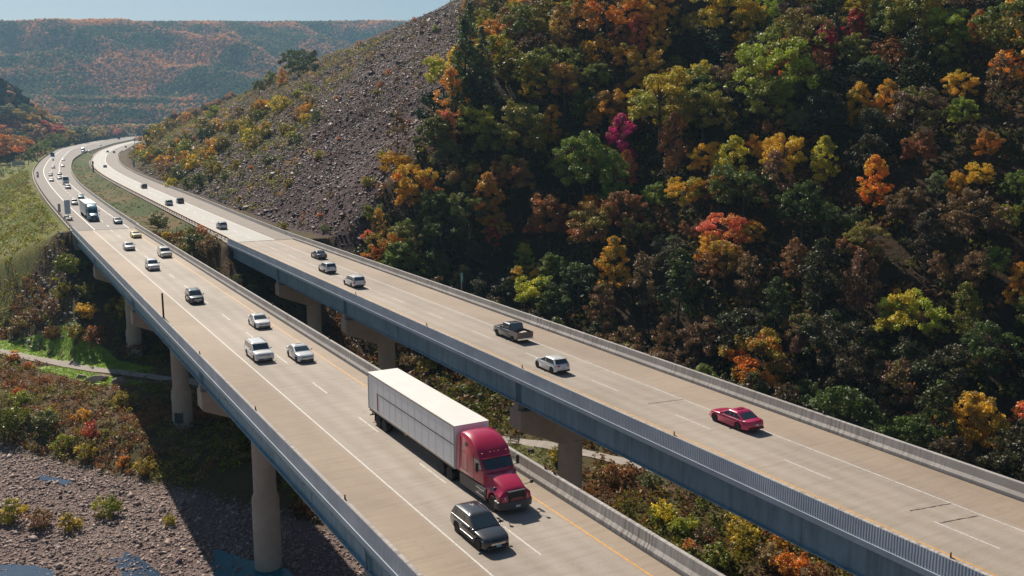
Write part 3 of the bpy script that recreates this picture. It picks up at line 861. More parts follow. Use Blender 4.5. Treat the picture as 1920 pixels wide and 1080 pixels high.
PAINTED = ('body', 'roof', 'mirror', 'cab', 'hood', 'door_handle', 'bed_side', 'tailgate', 'sleeper', 'stripe_panel', 'roof_fairing')
def make_car(name, L=4.8, W=1.84, Ht=1.47, belt=.96, nose=.80, cowl=1.0, roof_f=.1, roof_r=-1.1, belt_r=-1.85, deck=1.02, deck_y=None, tail=.98,
             wr=.34, wb=2.72, fo=.9, clear=.20, rails=False, wlow=None, tumble=.80, bed=False, quarter=True, cladding=False, box=0.0, chrome_line=False, plates=True, spoiler=False):
    """a car from its side outline; returns the root"""
    root = empty(name)
    hw = W/2; f = L/2; yf = f-fo; yr = yf-wb; ra = wr+.06
    deck_y = belt_r if deck_y is None else deck_y
    low = [(f-.10, clear+.02)]+arch(yf, ra, clear+.02)+arch(yr, ra, clear+.02)+[(-f+.12, clear+.10)]
    if bed:
        top = [(-f+.01, .50), (-f, .62), (-f+.03, .72), (belt_r-.06, .74), (belt_r-.04, belt+.02), (belt_r+.3, belt+.02)]
    else:
        top = [(-f+.02, .45), (-f, .66), (-f+.03, .86), (-f+.10, tail)]+([(deck_y-.04, deck)] if deck_y < belt_r-.05 or deck_y > -f+.3 else [])+[(belt_r+.12, belt+.04)]
    top += [(0., belt+.01), (cowl, belt+.02), (cowl+.45, belt-.015), (f-.42, nose+.075), (f-.16, nose), (f-.03, nose-.13), (f, .58), (f-.015, .40), (f-.06, clear+.08)]
    poly = low+top
    def morph(x, y, z):
        t = y/f; k = 1-.13*max(0, abs(t)-.62)**1.5/.38**1.5*(1.25 if t > 0 else .75)*1.1*(1-box)
        x2 = x*k
        if z > belt-.35: x2 *= 1-.05*(z-belt+.35)/.4
        xf = abs(x)/hw
        if z > .75: z = z-.045*xf**3
        yy = y-(.16*(1-box*.6) if t > .8 else 0)*xf**3*max(0, (t-.8)/.2)+(.10*(1-box) if t < -.85 else 0)*xf**3
        return (x2, yy, z)
    lay = [(-hw, .05), (-hw+.03, .012), (-hw+.10, 0), (-hw*.6, 0), (0, 0), (hw*.6, 0), (hw-.10, 0), (hw-.03, .012), (hw, .05)]
    m = MB(); m.extrude(poly, lay, morph)
    body = m.build('body', M['paint'], root, 42)
    # dark underbody so that the arches read as wells
    m = MB(); m.box((-hw+.24, -f+.3, clear+.03), (hw-.24, f-.3, .62)); m.build('underbody', M['under'], root)
    # cabin
    zb_ = belt-.005; ca = hw*.93; cr = hw*tumble
    def ring(yF, yR, w, z, rc, n=4):
        out = []
        for sx, sy, a0 in ((1, 1, 0), (-1, 1, 90), (-1, -1, 180), (1, -1, 270)):
            cx = sx*(w-rc); cy = (yF-rc*1.2) if sy > 0 else (yR+rc*1.2)
            for q in range(n):
                a = R(a0+90*q/(n-1)); out.append((cx+rc*math.cos(a), cy+rc*1.2*math.sin(a), z))
        return out
    zr = Ht-.09
    rings = [ring(cowl+.10, belt_r, ca, zb_, .10), ring(roof_f+.07, roof_r-.06, cr+.015, zr-.03, .12), ring(roof_f-.02, roof_r+.01, cr-.05, zr+.035, .13), ring(roof_f-.28, roof_r+.20, cr-.26, Ht-.012, .15), ring(roof_f-.6, roof_r+.45, cr-.5, Ht, .1)]
    m = MB(); n = len(rings[0]); vs = [p for r_ in rings for p in r_]; fs = []
    for i in range(len(rings)-1):
        for k in range(n):
            k2 = (k+1) % n; fs.append((i*n+k, i*n+k2, (i+1)*n+k2, (i+1)*n+k))
    fs.append(tuple((len(rings)-1)*n+k for k in range(n)))
    m.add(vs, fs); m.build('roof', M['paint'], root, 50)
    # glazing: panels lying just proud of the cabin faces
    def lerp(a, b, t): return a+(b-a)*t
    def front(z): t = (z-zb_)/(zr-.03-zb_); return lerp(cowl+.10, roof_f+.07, t)
    def rear(z): t = (z-zb_)/(zr-.03-zb_); return lerp(belt_r, roof_r-.06, t)
    def side(z): t = (z-zb_)/(zr-.03-zb_); return lerp(ca, cr+.015, t)
    def panel(pts, nrm, name):
        p = [Vector(q)+Vector(nrm)*.008 for q in pts]; q = [a-Vector(nrm)*.02 for a in p]
        mm = MB(); k = len(p); mm.add(p+q, [tuple(range(k)), tuple(range(2*k-1, k-1, -1))]+[(i, (i+1) % k, (i+1) % k+k, i+k) for i in range(k)])
        return mm.build(name, M['glass'], root)
    zl, zh = zb_+.055, zr-.05
    nf = Vector((0, zr-.03-zb_, cowl-roof_f+.03)).normalized()
    panel([(side(zl)-.10, front(zl), zl), (-side(zl)+.10, front(zl), zl), (-side(zh)+.11, front(zh), zh), (side(zh)-.11, front(zh), zh)], nf, 'windshield')
    nb = Vector((0, -(zr-.03-zb_), (roof_r-.06)-belt_r)).normalized()
    zlr = zl+(.06 if bed else .02)
    panel([(-side(zlr)+.11, rear(zlr), zlr), (side(zlr)-.11, rear(zlr), zlr), (side(zh)-.13, rear(zh), zh), (-side(zh)+.13, rear(zh), zh)], nb, 'rear_window')
    ns = Vector((zr-.03-zb_, 0, ca-cr-.015)).normalized()
    ym = (cowl*.55+belt_r*.45)+.12
    yq = rear(zh)+.42 if quarter else rear(zl)-9
    spans = [(ym+.035, 99), (yq+.03, ym-.035)] if quarter else [(ym+.035, 99), (-99, ym-.035)]
    if quarter: spans.append((-99, yq-.03))
    for s in (1, -1):
        for lo, hi in spans:
            def yc(z, e): return min(front(z)-.16, hi) if e else max(rear(z)+.16, lo)
            pts = [(side(zl), yc(zl, 0), zl), (side(zl), yc(zl, 1), zl), (side((zl+zh)/2), yc((zl+zh)/2, 1), (zl+zh)/2), (side(zh), yc(zh, 1), zh), (side(zh), yc(zh, 0), zh), (side((zl+zh)/2), yc((zl+zh)/2, 0), (zl+zh)/2)]
            if pts[1][1]-pts[0][1] < .12: continue
            panel([(s*a, b_, c) for a, b_, c in pts], (ns.x*s, 0, ns.z), 'side_window')
        if chrome_line:
            mm = MB(); mm.tube([(s*(side(zl-.03)+.008), y, zl-.03) for y in np.linspace(front(zl)-.1, rear(zl)+.15, 5)], .011, 5); mm.build('window_trim', M['chrome'], root)
            mm = MB(); mm.tube([(s*(hw+.004), y, .50) for y in np.linspace(yf-ra-.15, yr+ra+.12, 4)], .012, 5); mm.build('door_moulding', M['chrome'], root)
        # mirror, handles
        mm = MB(); mm.lathe([(.02, -.07), (.085, -.05), (.095, .03), (.05, .075)], 10, 'y', (s*(hw+.10), cowl-.28, belt+.08)); mm.box((s*hw*.9-.02, cowl-.31, belt+.02), (s*(hw+.08)+.02, cowl-.25, belt+.06))
        mm.build('mirror', M['trim'] if cladding else M['paint'], root, 40)
        mm = MB()
        for y in (ym-.22, min(ym-1.0, yr+1.4)): mm.box((min(s*(hw-.02), s*(hw+.018)), y-.09, belt-.16), (max(s*(hw-.02), s*(hw+.018)), y+.09, belt-.13))
        mm.build('door_handle', M['chrome'] if chrome_line else M['paint'], root)
        if cladding:
            mm = MB(); mm.box((min(s*(hw-.03), s*(hw+.008)), yr+ra+.02, clear+.02), (max(s*(hw-.03), s*(hw+.008)), yf-ra-.02, clear+.20)); mm.build('sill_cladding', M['trim'], root)
        # lamps (laid on the morphed body corners)
        def bp(x, y, z, o=.012):
            q = Vector(morph(x, y, z)); return (q.x*(1+o/hw), q.y+(o if y > 0 else -o), q.z+o*.5)
        z1 = nose-.01
        h = [bp(s*hw*.99, f-.46, z1-.05), bp(s*hw*.99, f-.40, z1-.16), bp(s*hw*.86, f-.06, z1-.19), bp(s*hw*.58, f-.02, z1-.17), bp(s*hw*.60, f-.14, z1-.02), bp(s*hw*.84, f-.30, z1+.015)]
        hq = [(a*.9, b_-.10, c-.03) for a, b_, c in h]
        mm = MB(); mm.add(h+hq, [tuple(range(6)), (11, 10, 9, 8, 7, 6)]+[(i, (i+1) % 6, (i+1) % 6+6, i+6) for i in range(6)]); mm.build('headlight', M['lamp'], root)
        zt = tail if not bed else belt
        if bed: tl = [(s*(hw*.985), -f-.015, belt-.02), (s*(hw*.80), -f-.015, belt-.02), (s*(hw*.80), -f-.015, belt-.42), (s*(hw*.985), -f-.015, belt-.42)]
        elif box > .5: tl = [bp(s*hw*.99, -f+.05, zt-.02), bp(s*hw*.80, -f, zt-.02), bp(s*hw*.80, -f, zt-.36), bp(s*hw*.99, -f+.05, zt-.36)]
        else: tl = [bp(s*hw*.99, -f+.26, zt-.05), bp(s*hw*.90, -f+.03, zt-.05), bp(s*hw*.55, -f+.01, zt-.07), bp(s*hw*.55, -f, zt-.20), bp(s*hw*.92, -f, zt-.25), bp(s*hw*.99, -f+.2, zt-.2)]
        k = len(tl); tq = [(a*.92, b_+.10, c) for a, b_, c in tl]
        mm = MB(); mm.add(tl+tq, [tuple(range(k)), tuple(range(2*k-1, k-1, -1))]+[(i, (i+1) % k, (i+1) % k+k, i+k) for i in range(k)]); mm.build('taillight', M['tail'], root)
        add_wheel(root, s*(hw-.13), yf, wr); add_wheel(root, s*(hw-.13), yr, wr)
    # front: grille, lower intake, bumper lip, plates
    mm = MB()
    for k in range(4): z = nose-.30+.035*k; mm.box((-hw*.50, f-.10, z), (hw*.50, f+.012-.012*k, z+.022))
    mm.mi = 1; mm.box((-hw*.52, f-.10, nose-.315), (hw*.52, f-.016, nose-.14)); mm.mi = 0
    mm.build('grille', [M['chrome'], M['trim']], root)
    mm = MB(); mm.box((-hw*.72, f-.12, clear+.07), (hw*.72, f+.006, clear+.20)); mm.build('lower_intake', M['trim'], root)
    if plates:
        mm = MB(); mm.box((-.155, f+.0, .40), (.155, f+.022, .53)); mm.build('number_plate', M['plate'], root)
    mm = MB(); mm.box((-.155, -f-.02, .62 if not bed else .46), (.155, -f+.03, .75 if not bed else .58)); mm.build('number_plate', M['plate'], root)
    mm = MB(); mm.box((-hw*.80, -f-.012, clear+.10), (hw*.80, -f+.1, clear+.25)); mm.build('rear_bumper', M['trim'] if (cladding or box > .5) else M['trim'], root)
    if rails:
        for s in (1, -1):
            mm = MB(); xx = s*(cr-.10); mm.tube([(xx, roof_f-.25, Ht-.05), (xx, roof_f-.38, Ht+.03), (xx, (roof_f+roof_r)/2, Ht+.045), (xx, roof_r+.3, Ht+.03), (xx, roof_r+.18, Ht-.05)], .02, 6); mm.build('roof_rail', M['chrome'] if rails == 1 else M['trim'], root, 40)
    if spoiler:
        mm = MB(); mm.box((-hw*.66, rear(zh)-.10, zr-.01), (hw*.66, rear(zh)+.2, zr+.035)); mm.build('spoiler', M['paint'], root)
    if bed:
        for s in (1, -1):
            mm = MB(); mm.box((min(s*hw*.99, s*(hw-.10)), -f+.02, .70), (max(s*hw*.99, s*(hw-.10)), belt_r+.02, belt+.03)); mm.build('bed_side', M['paint'], root)
        mm = MB(); mm.box((-hw+.11, -f-.004, .50), (hw-.11, -f+.07, belt+.02)); mm.build('tailgate', M['paint'], root)
        mm = MB(); mm.box((-hw+.12, -f+.08, .742), (hw-.12, belt_r-.08, .76)); mm.build('bed_floor', M['trim'], root)
        mm = MB(); mm.box((-hw*.95, -f-.16, .42), (hw*.95, -f-.01, .60)); mm.build('step_bumper', M['chrome'], root)
    return root

KINDS_ = {
 'sedan': dict(L=4.85, W=1.85, Ht=1.47, belt=.95, cowl=.98, roof_f=.12, roof_r=-.98, belt_r=-1.80, deck=1.03, deck_y=-1.85, tail=1.0, quarter=True),
 'hatch': dict(L=4.55, W=1.78, Ht=1.52, belt=.95, nose=.76, cowl=1.18, roof_f=.05, roof_r=-1.55, belt_r=-2.05, deck=1.0, tail=1.02, wb=2.70, fo=.92, quarter=False, spoiler=True),
 'wagon': dict(L=4.80, W=1.84, Ht=1.60, belt=1.0, nose=.84, cowl=.98, roof_f=.15, roof_r=-1.82, belt_r=-2.22, deck=1.02, tail=1.06, wr=.35, clear=.24, rails=1, chrome_line=True, cladding=True),
 'suv': dict(L=4.75, W=1.90, Ht=1.72, belt=1.06, nose=.93, cowl=1.0, roof_f=.25, roof_r=-1.80, belt_r=-2.22, deck=1.06, tail=1.10, wr=.37, clear=.25, rails=2, cladding=True),
 'box_suv': dict(L=5.0, W=1.93, Ht=1.75, belt=1.08, nose=.98, cowl=1.05, roof_f=.38, roof_r=-2.20, belt_r=-2.42, deck=1.08, tail=1.12, wr=.37, wb=2.95, clear=.25, rails=2, box=.9, tumble=.88),
 'pickup': dict(L=5.85, W=2.03, Ht=1.92, belt=1.20, nose=1.10, cowl=1.25, roof_f=.62, roof_r=-.78, belt_r=-.98, deck=1.2, tail=1.2, wr=.41, wb=3.65, fo=.98, clear=.34, bed=True, box=.8, tumble=.84, quarter=False),
 'coupe': dict(L=4.75, W=1.92, Ht=1.34, belt=.90, nose=.76, cowl=.72, roof_f=-.05, roof_r=-.85, belt_r=-1.65, deck=.98, deck_y=-1.75, tail=.97, clear=.16, quarter=False),
}
PROTO = {}
def set_color(root, col):
    for o in [root]+list(root.children_recursive):
        o.color = (*col, 1)
def car(kind, name, label, cat, col, x, y, rz, group, mirror=None):
    """first of a kind is built, later ones are copies with their own colour"""
    if kind not in PROTO:
        r = make_car(name, **KINDS_[kind]); PROTO[kind] = r
    else:
        r = copy_tree(PROTO[kind]); r.name = name
    r.location = (x, y, .007); r.rotation_euler = (0, 0, rz)
    tag(r, label, cat, group); set_color(r, col)
    return r
def head(f, y, away):
    """heading of a car following the curve f"""
    d = float(f(y+3)-f(y-3))/6
    a = math.atan(d)
    return -a if away else math.pi-a

GO, GB = 'vehicles coming toward the viewer', 'vehicles driving away up the right bridge'
WHITE, SILVER, DKGREY, BLACK, MIDG = (.74, .74, .73), (.50, .51, .53), (.06, .065, .07), (.012, .014, .018), (.066, .074, .086)
oncoming = [
 ('wagon', 'station_wagon', 'black station wagon with roof rails beside the front of the red truck', 'car', (.020, .022, .028), (899, 1008)),
 ('sedan', 'sedan', 'silver white sedan beside the boxy white van-like car, behind the red truck', 'car', (.62, .64, .66), (563, 672)),
 ('box_suv', 'boxy_suv', 'boxy white family car with black roof rails and flat roof ahead of the white trailer', 'car', WHITE, (486, 671)),
 ('sedan', 'sedan', 'white sedan alone near the yellow line, behind the boxy white car', 'car', WHITE, (486, 611)),
 ('suv', 'suv', 'dark grey green crossover alone in the lane beside the brown steel post', 'suv', (.05, .07, .075), (365, 566)),
 ('suv', 'suv', 'white crossover with dark grille between the silver car and the dark crossover', 'suv', WHITE, (286, 505)),
 ('sedan', 'sedan', 'silver sedan beside the white edge line just past the start of the left bridge', 'car', SILVER, (242, 468)),
 ('box_suv', 'boxy_suv', 'cream white boxy off-roader close to the yellow line on the left bridge', 'suv', (.66, .63, .56), (309, 481)),
 ('coupe', 'sports_car', 'yellow sports car with a white hood at the start of the left bridge', 'car', (.75, .55, .02), (255, 445)),
 ('sedan', 'sedan', 'dark teal sedan beside the truck with the blue cab', 'car', (.03, .10, .12), (221, 419)),
 ('suv', 'suv', 'white crossover just behind the trailer of the blue-cab truck', 'suv', WHITE, (140, 384)),
 ('sedan', 'sedan', 'turquoise sedan behind the blue-cab truck', 'car', (.02, .30, .36), (152, 372)),
 ('suv', 'suv', 'white crossover ahead of the large grey-roofed van on the far approach', 'suv', WHITE, (128, 354)),
 ('sedan', 'sedan', 'dark sedan directly behind the grey-roofed van', 'car', DKGREY, (112, 336)),
 ('sedan', 'sedan', 'grey green sedan second behind the grey-roofed van', 'car', (.10, .14, .14), (112, 328)),
 ('sedan', 'sedan', 'silver sedan in the outer lane abreast of the dark sedan', 'car', SILVER, (97, 340)),
 ('suv', 'suv', 'white crossover in the outer lane, next behind the silver sedan', 'suv', WHITE, (95.5, 330)),
 ('suv', 'suv', 'silver white crossover in the outer lane near the bend, level with the red sedan', 'suv', (.6, .6, .6), (100, 316)),
 ('sedan', 'sedan', 'red sedan with white roof glare in the inner lane at the bend', 'car', (.45, .04, .05), (118, 313)),
 ('sedan', 'sedan', 'white sedan in the inner lane at the bend, behind the red sedan', 'car', WHITE, (119, 301)),
 ('sedan', 'sedan', 'white sedan right behind the distant white truck', 'car', WHITE, (168, 284)),
 ('suv', 'suv', 'pale silver crossover farthest back on the oncoming road', 'suv', SILVER, (189, 274)),
]
for kind, name, label, cat, col, (px, py) in oncoming:
    p = on_plane(px, py)
    car(kind, name, label, cat, col, p[0], p[1], head(xL, p[1], False), GO)
away = [
 ('sedan', 'sedan', 'glossy crimson sedan alone on the right bridge', 'car', (.42, .004, .075), (1379, 797)),
 ('hatch', 'hatchback', 'white hatchback with sloping tail behind the grey pickup', 'car', (.70, .71, .72), (1034, 693)),
 ('pickup', 'pickup_truck', 'grey pickup truck carrying boards in its bed on the right bridge', 'pickup', MIDG, (961, 634)),
 ('box_suv', 'boxy_suv', 'white boxy off-roader with tall red tail lamps, nearest of three on the right bridge', 'suv', WHITE, (664, 536)),
 ('suv', 'suv', 'white crossover behind the dark grey sedan on the right bridge', 'suv', WHITE, (614, 510)),
 ('sedan', 'sedan', 'dark grey sedan at the head of the white pair on the right bridge', 'car', (.07, .075, .08), (598, 484)),
 ('suv', 'suv', 'silver crossover alone on the pale road before the right bridge', 'suv', SILVER, (416, 429)),
 ('suv', 'suv', 'black crossover abreast of a silver one on the pale road', 'suv', BLACK, (338, 381)),
 ('suv', 'suv', 'silver crossover abreast of the black one on the pale road', 'suv', (.42, .44, .46), (317, 385)),
 ('box_suv', 'boxy_suv', 'dark brown boxy car alone higher up the pale road', 'suv', (.06, .03, .025), (270, 353)),
 ('sedan', 'sedan', 'dark blue sedan alone at the bend of the pale road', 'car', (.04, .05, .07), (197, 314)),
 ('suv', 'suv', 'grey crossover, left one of the distant pair past the bend', 'suv', (.2, .2, .2), (202, 286)),
 ('suv', 'suv', 'black crossover, right one of the distant pair past the bend', 'suv', BLACK, (214, 287)),
 ('suv', 'suv', 'dark crossover next to last at the far end of the pale road', 'suv', DKGREY, (236, 277)),
 ('sedan', 'sedan', 'white sedan disappearing behind the hill at the far end of the pale road', 'car', WHITE, (255, 265)),
]
for kind, name, label, cat, col, (px, py) in away:
    p = on_plane(px, py)
    r = car(kind, name, label, cat, col, p[0], p[1], head(xR, p[1], True), GB)
    if kind == 'pickup':
        m = MB(); m.box((-.4, -.3, .0), (.4, .3, .07)); m.box((-.36, -.28, .07), (.2, .26, .13))
        m.box((-.1, -.25, .13), (.36, .28, .18))
        b_ = m.build('board_stack', plain('pale_boards', (.55, .47, .36), .8, noise=.2)); b_.location = (p[0]+.1, p[1]-2.25, 1.0)
        tag(b_, 'pale stack of boards lying in the grey pickup bed', 'boards')
for o in SC.objects:                                                    # plate of the nearest wagon is blue; hood of the yellow car is white
    if o.name == 'station_wagon':
        for c in o.children:
            if c.name.startswith('number_plate') and c.data.vertices[0].co.y > 0: c.data = c.data.copy(); c.data.materials[0] = M['plate_blue']
    if o.name == 'sports_car':
        m = MB()
        pts = [(x, y, z) for y, z in ((1.02, .912), (1.6, .895), (2.15, .82)) for x in (-.62, 0, .62)]
        pts = [(x, y, z+.012-.02*abs(x)) for x, y, z in pts]
        m.add(pts, [(0, 1, 4, 3), (1, 2, 5, 4), (3, 4, 7, 6), (4, 5, 8, 7)]); m.build('hood_stripe', plain('white_stripe', (.8, .8, .78), .3, coat=.6), o)

# ------------------------------------------------------------------ lorries
M['trailer'] = plain('trailer_white', (.78, .80, .83), .35, spec=.4, noise=.06, nscale=.7)
M['trailer_roof'] = plain('trailer_roof', (.70, .67, .64), .6, noise=.12, nscale=.6)
M['fairing'] = plain('grey_skirt', (.055, .055, .06), .5)
def truck_wheel(par, x, y, dual=False, r=.51):
    t, rm = wheel_meshes(r, .52 if dual else .30)
    o = link('wheel', t, par); o.location = (x, y, r); link('rim', rm, o)
    if x < 0: o.rotation_euler = (0, 0, math.pi)
def make_semi(col, tl=16.15, W=2.6, label='', mark=True, lamp_on=False):
    root = empty('semi_truck'); tag(root, label, 'truck', GO)
    z0, z1 = 1.13, 4.12; hw = W/2
    # trailer (y from -tl to 0)
    tr = empty('trailer'); tr.parent = root
    m = MB(); m.box((-hw, -tl, z0), (hw, 0, z1)); m.build('box_body', M['trailer'], tr)
    m = MB(); m.box((-hw-.012, -tl-.012, z1-.02), (hw+.012, .012, z1+.02)); m.build('roof_panel', M['trailer_roof'], tr)
    sg = plain('seam_grey', (.56, .58, .61), .6)
    for s in (1, -1):
        m = MB()
        for y in np.arange(-tl+.9, -.3, 1.22): m.box((min(s*hw, s*(hw+.006)), y-.012, z0+.13), (max(s*hw, s*(hw+.006)), y+.012, z1-.10))
        m.build('panel_seams', sg, tr)
    for s in (1, -1):
        m = MB(); xa, xb = sorted((s*hw, s*(hw+.022)))
        m.box((xa, -tl, z1-.11), (xb, 0, z1-.022)); m.box((xa, -tl, z0), (xb, 0, z0+.14)); m.box((xa, -.12, z0+.14), (xb, 0, z1-.11)); m.box((xa, -tl, z0+.14), (xb, -tl+.12, z1-.11))
        m.build('side_rail', plain('rail_alloy', (.36, .33, .31), .45, .4) if s > 0 and 'rail_alloy' not in bpy.data.materials else bpy.data.materials['rail_alloy'], tr)
        if mark:
            m = MB(); xa, xb = sorted((s*(hw+.006), s*(hw+.012)))
            m.box((xa, -tl+2.35, z0+1.62), (xb, -.15, z0+1.70)); m.build('side_stripe', M['trim'], tr)
            m = MB(); m.box((xa, -tl+1.95, z0+.25), (xb, -tl+2.2, z0+1.72)); m.build('side_marking', plain('maroon_band', (.30, .02, .06), .5), tr)
        m = MB(); m.lathe([(.05, 0), (.05, .03)], 8, 'x', (s*hw, -tl*.52, z0+.05)); m.box((s*hw-.05, -tl*.52-.06, z0-.1), (s*hw+.05, -tl*.52+.06, z0+.0)); m.build('marker_lamp', M['amber'], tr)
    m = MB(); m.box((-hw+.05, -tl+.1, z0-.18), (-hw+.55, -.3, z0)); m.box((hw-.55, -tl+.1, z0-.18), (hw-.05, -.3, z0)); m.build('chassis', M['under'], tr)
    m = MB()
    for s in (1, -1):
        m.tube([(s*.95, -tl+.15, z0-.02), (s*1.0, -tl+.02, .50)], .045, 6); m.tube([(s*.8, -tl+.9, z0-.05), (s*1.0, -tl+.02, .52)], .03, 6)
    m.tube([(-1.2, -tl+.02, .5), (1.2, -tl+.02, .5)], .055, 6); m.build('rear_guard', M['rim_dark'], tr)
    m = MB()
    for s in (1, -1): m.box((s*.78-.07, -3.3, .45), (s*.78+.07, -3.16, z0)); m.box((s*.78-.16, -3.37, .40), (s*.78+.16, -3.09, .46))
    m.build('landing_gear', M['rim_dark'], tr)
    for s in (1, -1):
        for y in (-tl+2.0, -tl+3.28): truck_wheel(tr, s*(hw-.28), y, True)
        m = MB(); m.box((s*(hw-.56), -tl+1.25, .30), (s*(hw-.02), -tl+1.28, z0-.1)); m.build('mud_flap', M['trim'], tr)
    m = MB(); m.box((-1.0, -tl+1.5, .42), (1.0, -tl+3.8, .62)); m.build('axles', M['under'], tr)
    # tractor (y from 0 forward)
    cab = empty('tractor'); cab.parent = root
    cw = 1.24
    prof = [(.55, 1.18), (.55, 3.80), (.62, 3.95), (1.0, 4.02), (1.55, 3.99), (2.1, 3.86), (2.6, 3.62), (3.05, 3.32), (3.32, 3.08), (3.42, 2.92), (4.02, 2.14), (4.02, 1.18)]
    def mc(x, y, z):
        k = 1-.10*max(0, (y-2.3)/1.8)
        if z > 3.0: k *= 1-.10*(z-3.0)**1.3
        return (x*k, y-(abs(x)/cw)**3*(.14 if y > 3.2 else 0), z-(.10 if z > 3.3 else 0)*(abs(x)/cw)**4)
    m = MB(); m.extrude(prof, [(-cw, .10), (-cw+.03, .03), (-cw+.12, 0), (-cw*.5, 0), (0, 0), (cw*.5, 0), (cw-.12, 0), (cw-.03, .03), (cw, .10)], mc)
    m.build('cab', M['paint'], cab, 38)
    # windscreen in two flats with a wrap at each side
    def fy(z): return 3.42+(2.92-z)*(4.02-3.42)/(2.92-2.14)
    for s in (1, -1):
        pts = [(0.012*s, fy(2.24), 2.24), (s*.62, fy(2.24), 2.24), (s*1.04, fy(2.26)-.06, 2.26), (s*1.03, fy(2.84)-.06, 2.84), (s*.6, fy(2.86), 2.86), (.012*s, fy(2.86), 2.86)]
        p = [(a*(.985 if abs(a) > .9 else 1), b_+.012, c+.010) for a, b_, c in pts]; q = [(a*.98, b_-.05, c-.03) for a, b_, c in pts]
        mm = MB(); mm.add(p+q, [tuple(range(6)), (11, 10, 9, 8, 7, 6)]+[(i, (i+1) % 6, (i+1) % 6+6, i+6) for i in range(6)]); mm.build('windshield', M['glass'], cab)
    m = MB(); m.box((-1.02, 3.40, 2.865), (1.02, 3.55, 2.90), Matrix.Rotation(0, 4, 'X')); m.build('sun_visor', M['paint'], cab)
    hprof = [(3.98, 1.18), (3.98, 2.10), (4.6, 2.02), (5.3, 1.84), (5.82, 1.66), (6.10, 1.48), (6.22, 1.22), (6.26, .95), (6.26, .86)]+[(5.12+.64*math.cos(a), .54+.64*math.sin(a)) for a in np.linspace(R(30), R(180), 9)]+[(4.3, .62), (4.3, 1.18)]
    def mh(x, y, z):
        xf = abs(x)/1.2
        k = 1-.05*max(0, (y-4.0)/2.2)
        if z > 1.15 and y > 4.0: k *= 1-(.20+.12*(y-4)/2.2)*min(1, (z-1.15)/.45)*(1 if y < 6.15 else .8)
        return (x*k, y-.20*xf**3*max(0, (y-5.2)/1.0), z-.08*xf**2*(z > 1.4))
    m = MB(); m.extrude(hprof, [(-1.2, .09), (-1.17, .03), (-1.08, 0), (-.7, 0), (-.3, 0), (.3, 0), (.7, 0), (1.08, 0), (1.17, .03), (1.2, .09)], mh)
    m.build('hood', M['paint'], cab, 40)
    m = MB(); m.box((-.62, 6.05, .83), (.62, 6.232, 1.50)); m.mi = 1
    for k in range(6): m.box((-.60, 6.2, .88+k*.105), (.60, 6.275-.012*max(0, k-3), .92+k*.105))
    m.build('grille', [M['trim'], M['rim_dark']], cab)
    bpoly = [(5.75, .30), (5.72, .86), (6.30, .86), (6.36, .66), (6.32, .34)]
    m = MB(); m.extrude(bpoly, [(-1.22, .06), (-1.16, .01), (-.6, 0), (0, 0), (.6, 0), (1.16, .01), (1.22, .06)], lambda x, y, z: (x, y-.30*(abs(x)/1.2)**3, z)); m.build('bumper', M['fairing'], cab, 40)
    m = MB(); m.box((-.16, 6.36, .50), (.16, 6.385, .64)); m.build('number_plate', M['plate'], cab)
    for s in (1, -1):
        def hp(x, y, z): q = mh(x, y, z); return (q[0]*1.0+s*.012, q[1]+.016, q[2]+.01)
        h = [hp(s*1.16, 5.82, 1.12), hp(s*1.16, 5.84, .96), hp(s*.98, 6.23, .94), hp(s*.80, 6.25, .98), hp(s*.82, 6.23, 1.12), hp(s*1.0, 6.15, 1.24)]
        hq = [(a*.9, b_-.12, c) for a, b_, c in h]
        mm = MB(); mm.add(h+hq, [tuple(range(6)), (11, 10, 9, 8, 7, 6)]+[(i, (i+1) % 6, (i+1) % 6+6, i+6) for i in range(6)]); mm.build('headlight', M['lamp'], cab)
        # door window, small sleeper window, seams and toolbox door
        xa = s*(cw+.004)
        def wpanel(pts, name, mat, d=.012):
            P_ = [(mc(s*cw, y, z)[0]+s*d, y, z) for y, z in pts]; Q_ = [(mc(s*cw, y, z)[0]-s*.03, y, z) for y, z in pts]; k = len(pts)
            mm = MB(); mm.add(P_+Q_, [tuple(range(k)), tuple(range(2*k-1, k-1, -1))]+[(i, (i+1) % k, (i+1) % k+k, i+k) for i in range(k)]); return mm.build(name, mat, cab)
        wpanel([(2.72, 2.16), (3.75, 2.12), (3.35, 2.74), (3.2, 2.80), (2.72, 2.80)], 'side_window', M['glass'], -.02 if False else .010)
        wpanel([(1.30, 3.18), (1.62, 3.18), (1.58, 3.46), (1.34, 3.46)], 'sleeper_window', M['glass'])
        mm = MB()
        for (ya, za, yb, zb) in ((2.62, 1.22, 2.62, 2.95), (1.0, 1.5, 1.0, 2.75), (1.72, 1.5, 1.72, 2.75), (1.0, 1.5, 1.72, 1.5), (1.0, 2.75, 1.72, 2.75)):
            xx = lambda y: mc(s*cw, y, 2.0)[0]
            mm.tube([(xx(ya), ya, za), (xx(yb), yb, zb)], .010, 4)
        mm.build('door_seams', M['trim'], cab)
        mm = MB(); mm.box((min(s*(cw-.02), s*(cw+.03)), 2.75, 1.75), (max(s*(cw-.02), s*(cw+.03)), 2.95, 1.79)); mm.build('door_handle', M['trim'], cab)
        # mirrors
        mm = MB(); mm.box((s*1.50-.09, 3.60, 2.20), (s*1.50+.09, 3.70, 2.78)); mm.tube([(s*1.12, 3.62, 2.70), (s*1.5, 3.65, 2.6)], .025, 5); mm.tube([(s*1.12, 3.72, 2.2), (s*1.5, 3.65, 2.3)], .025, 5); mm.build('mirror', M['trim'], cab)
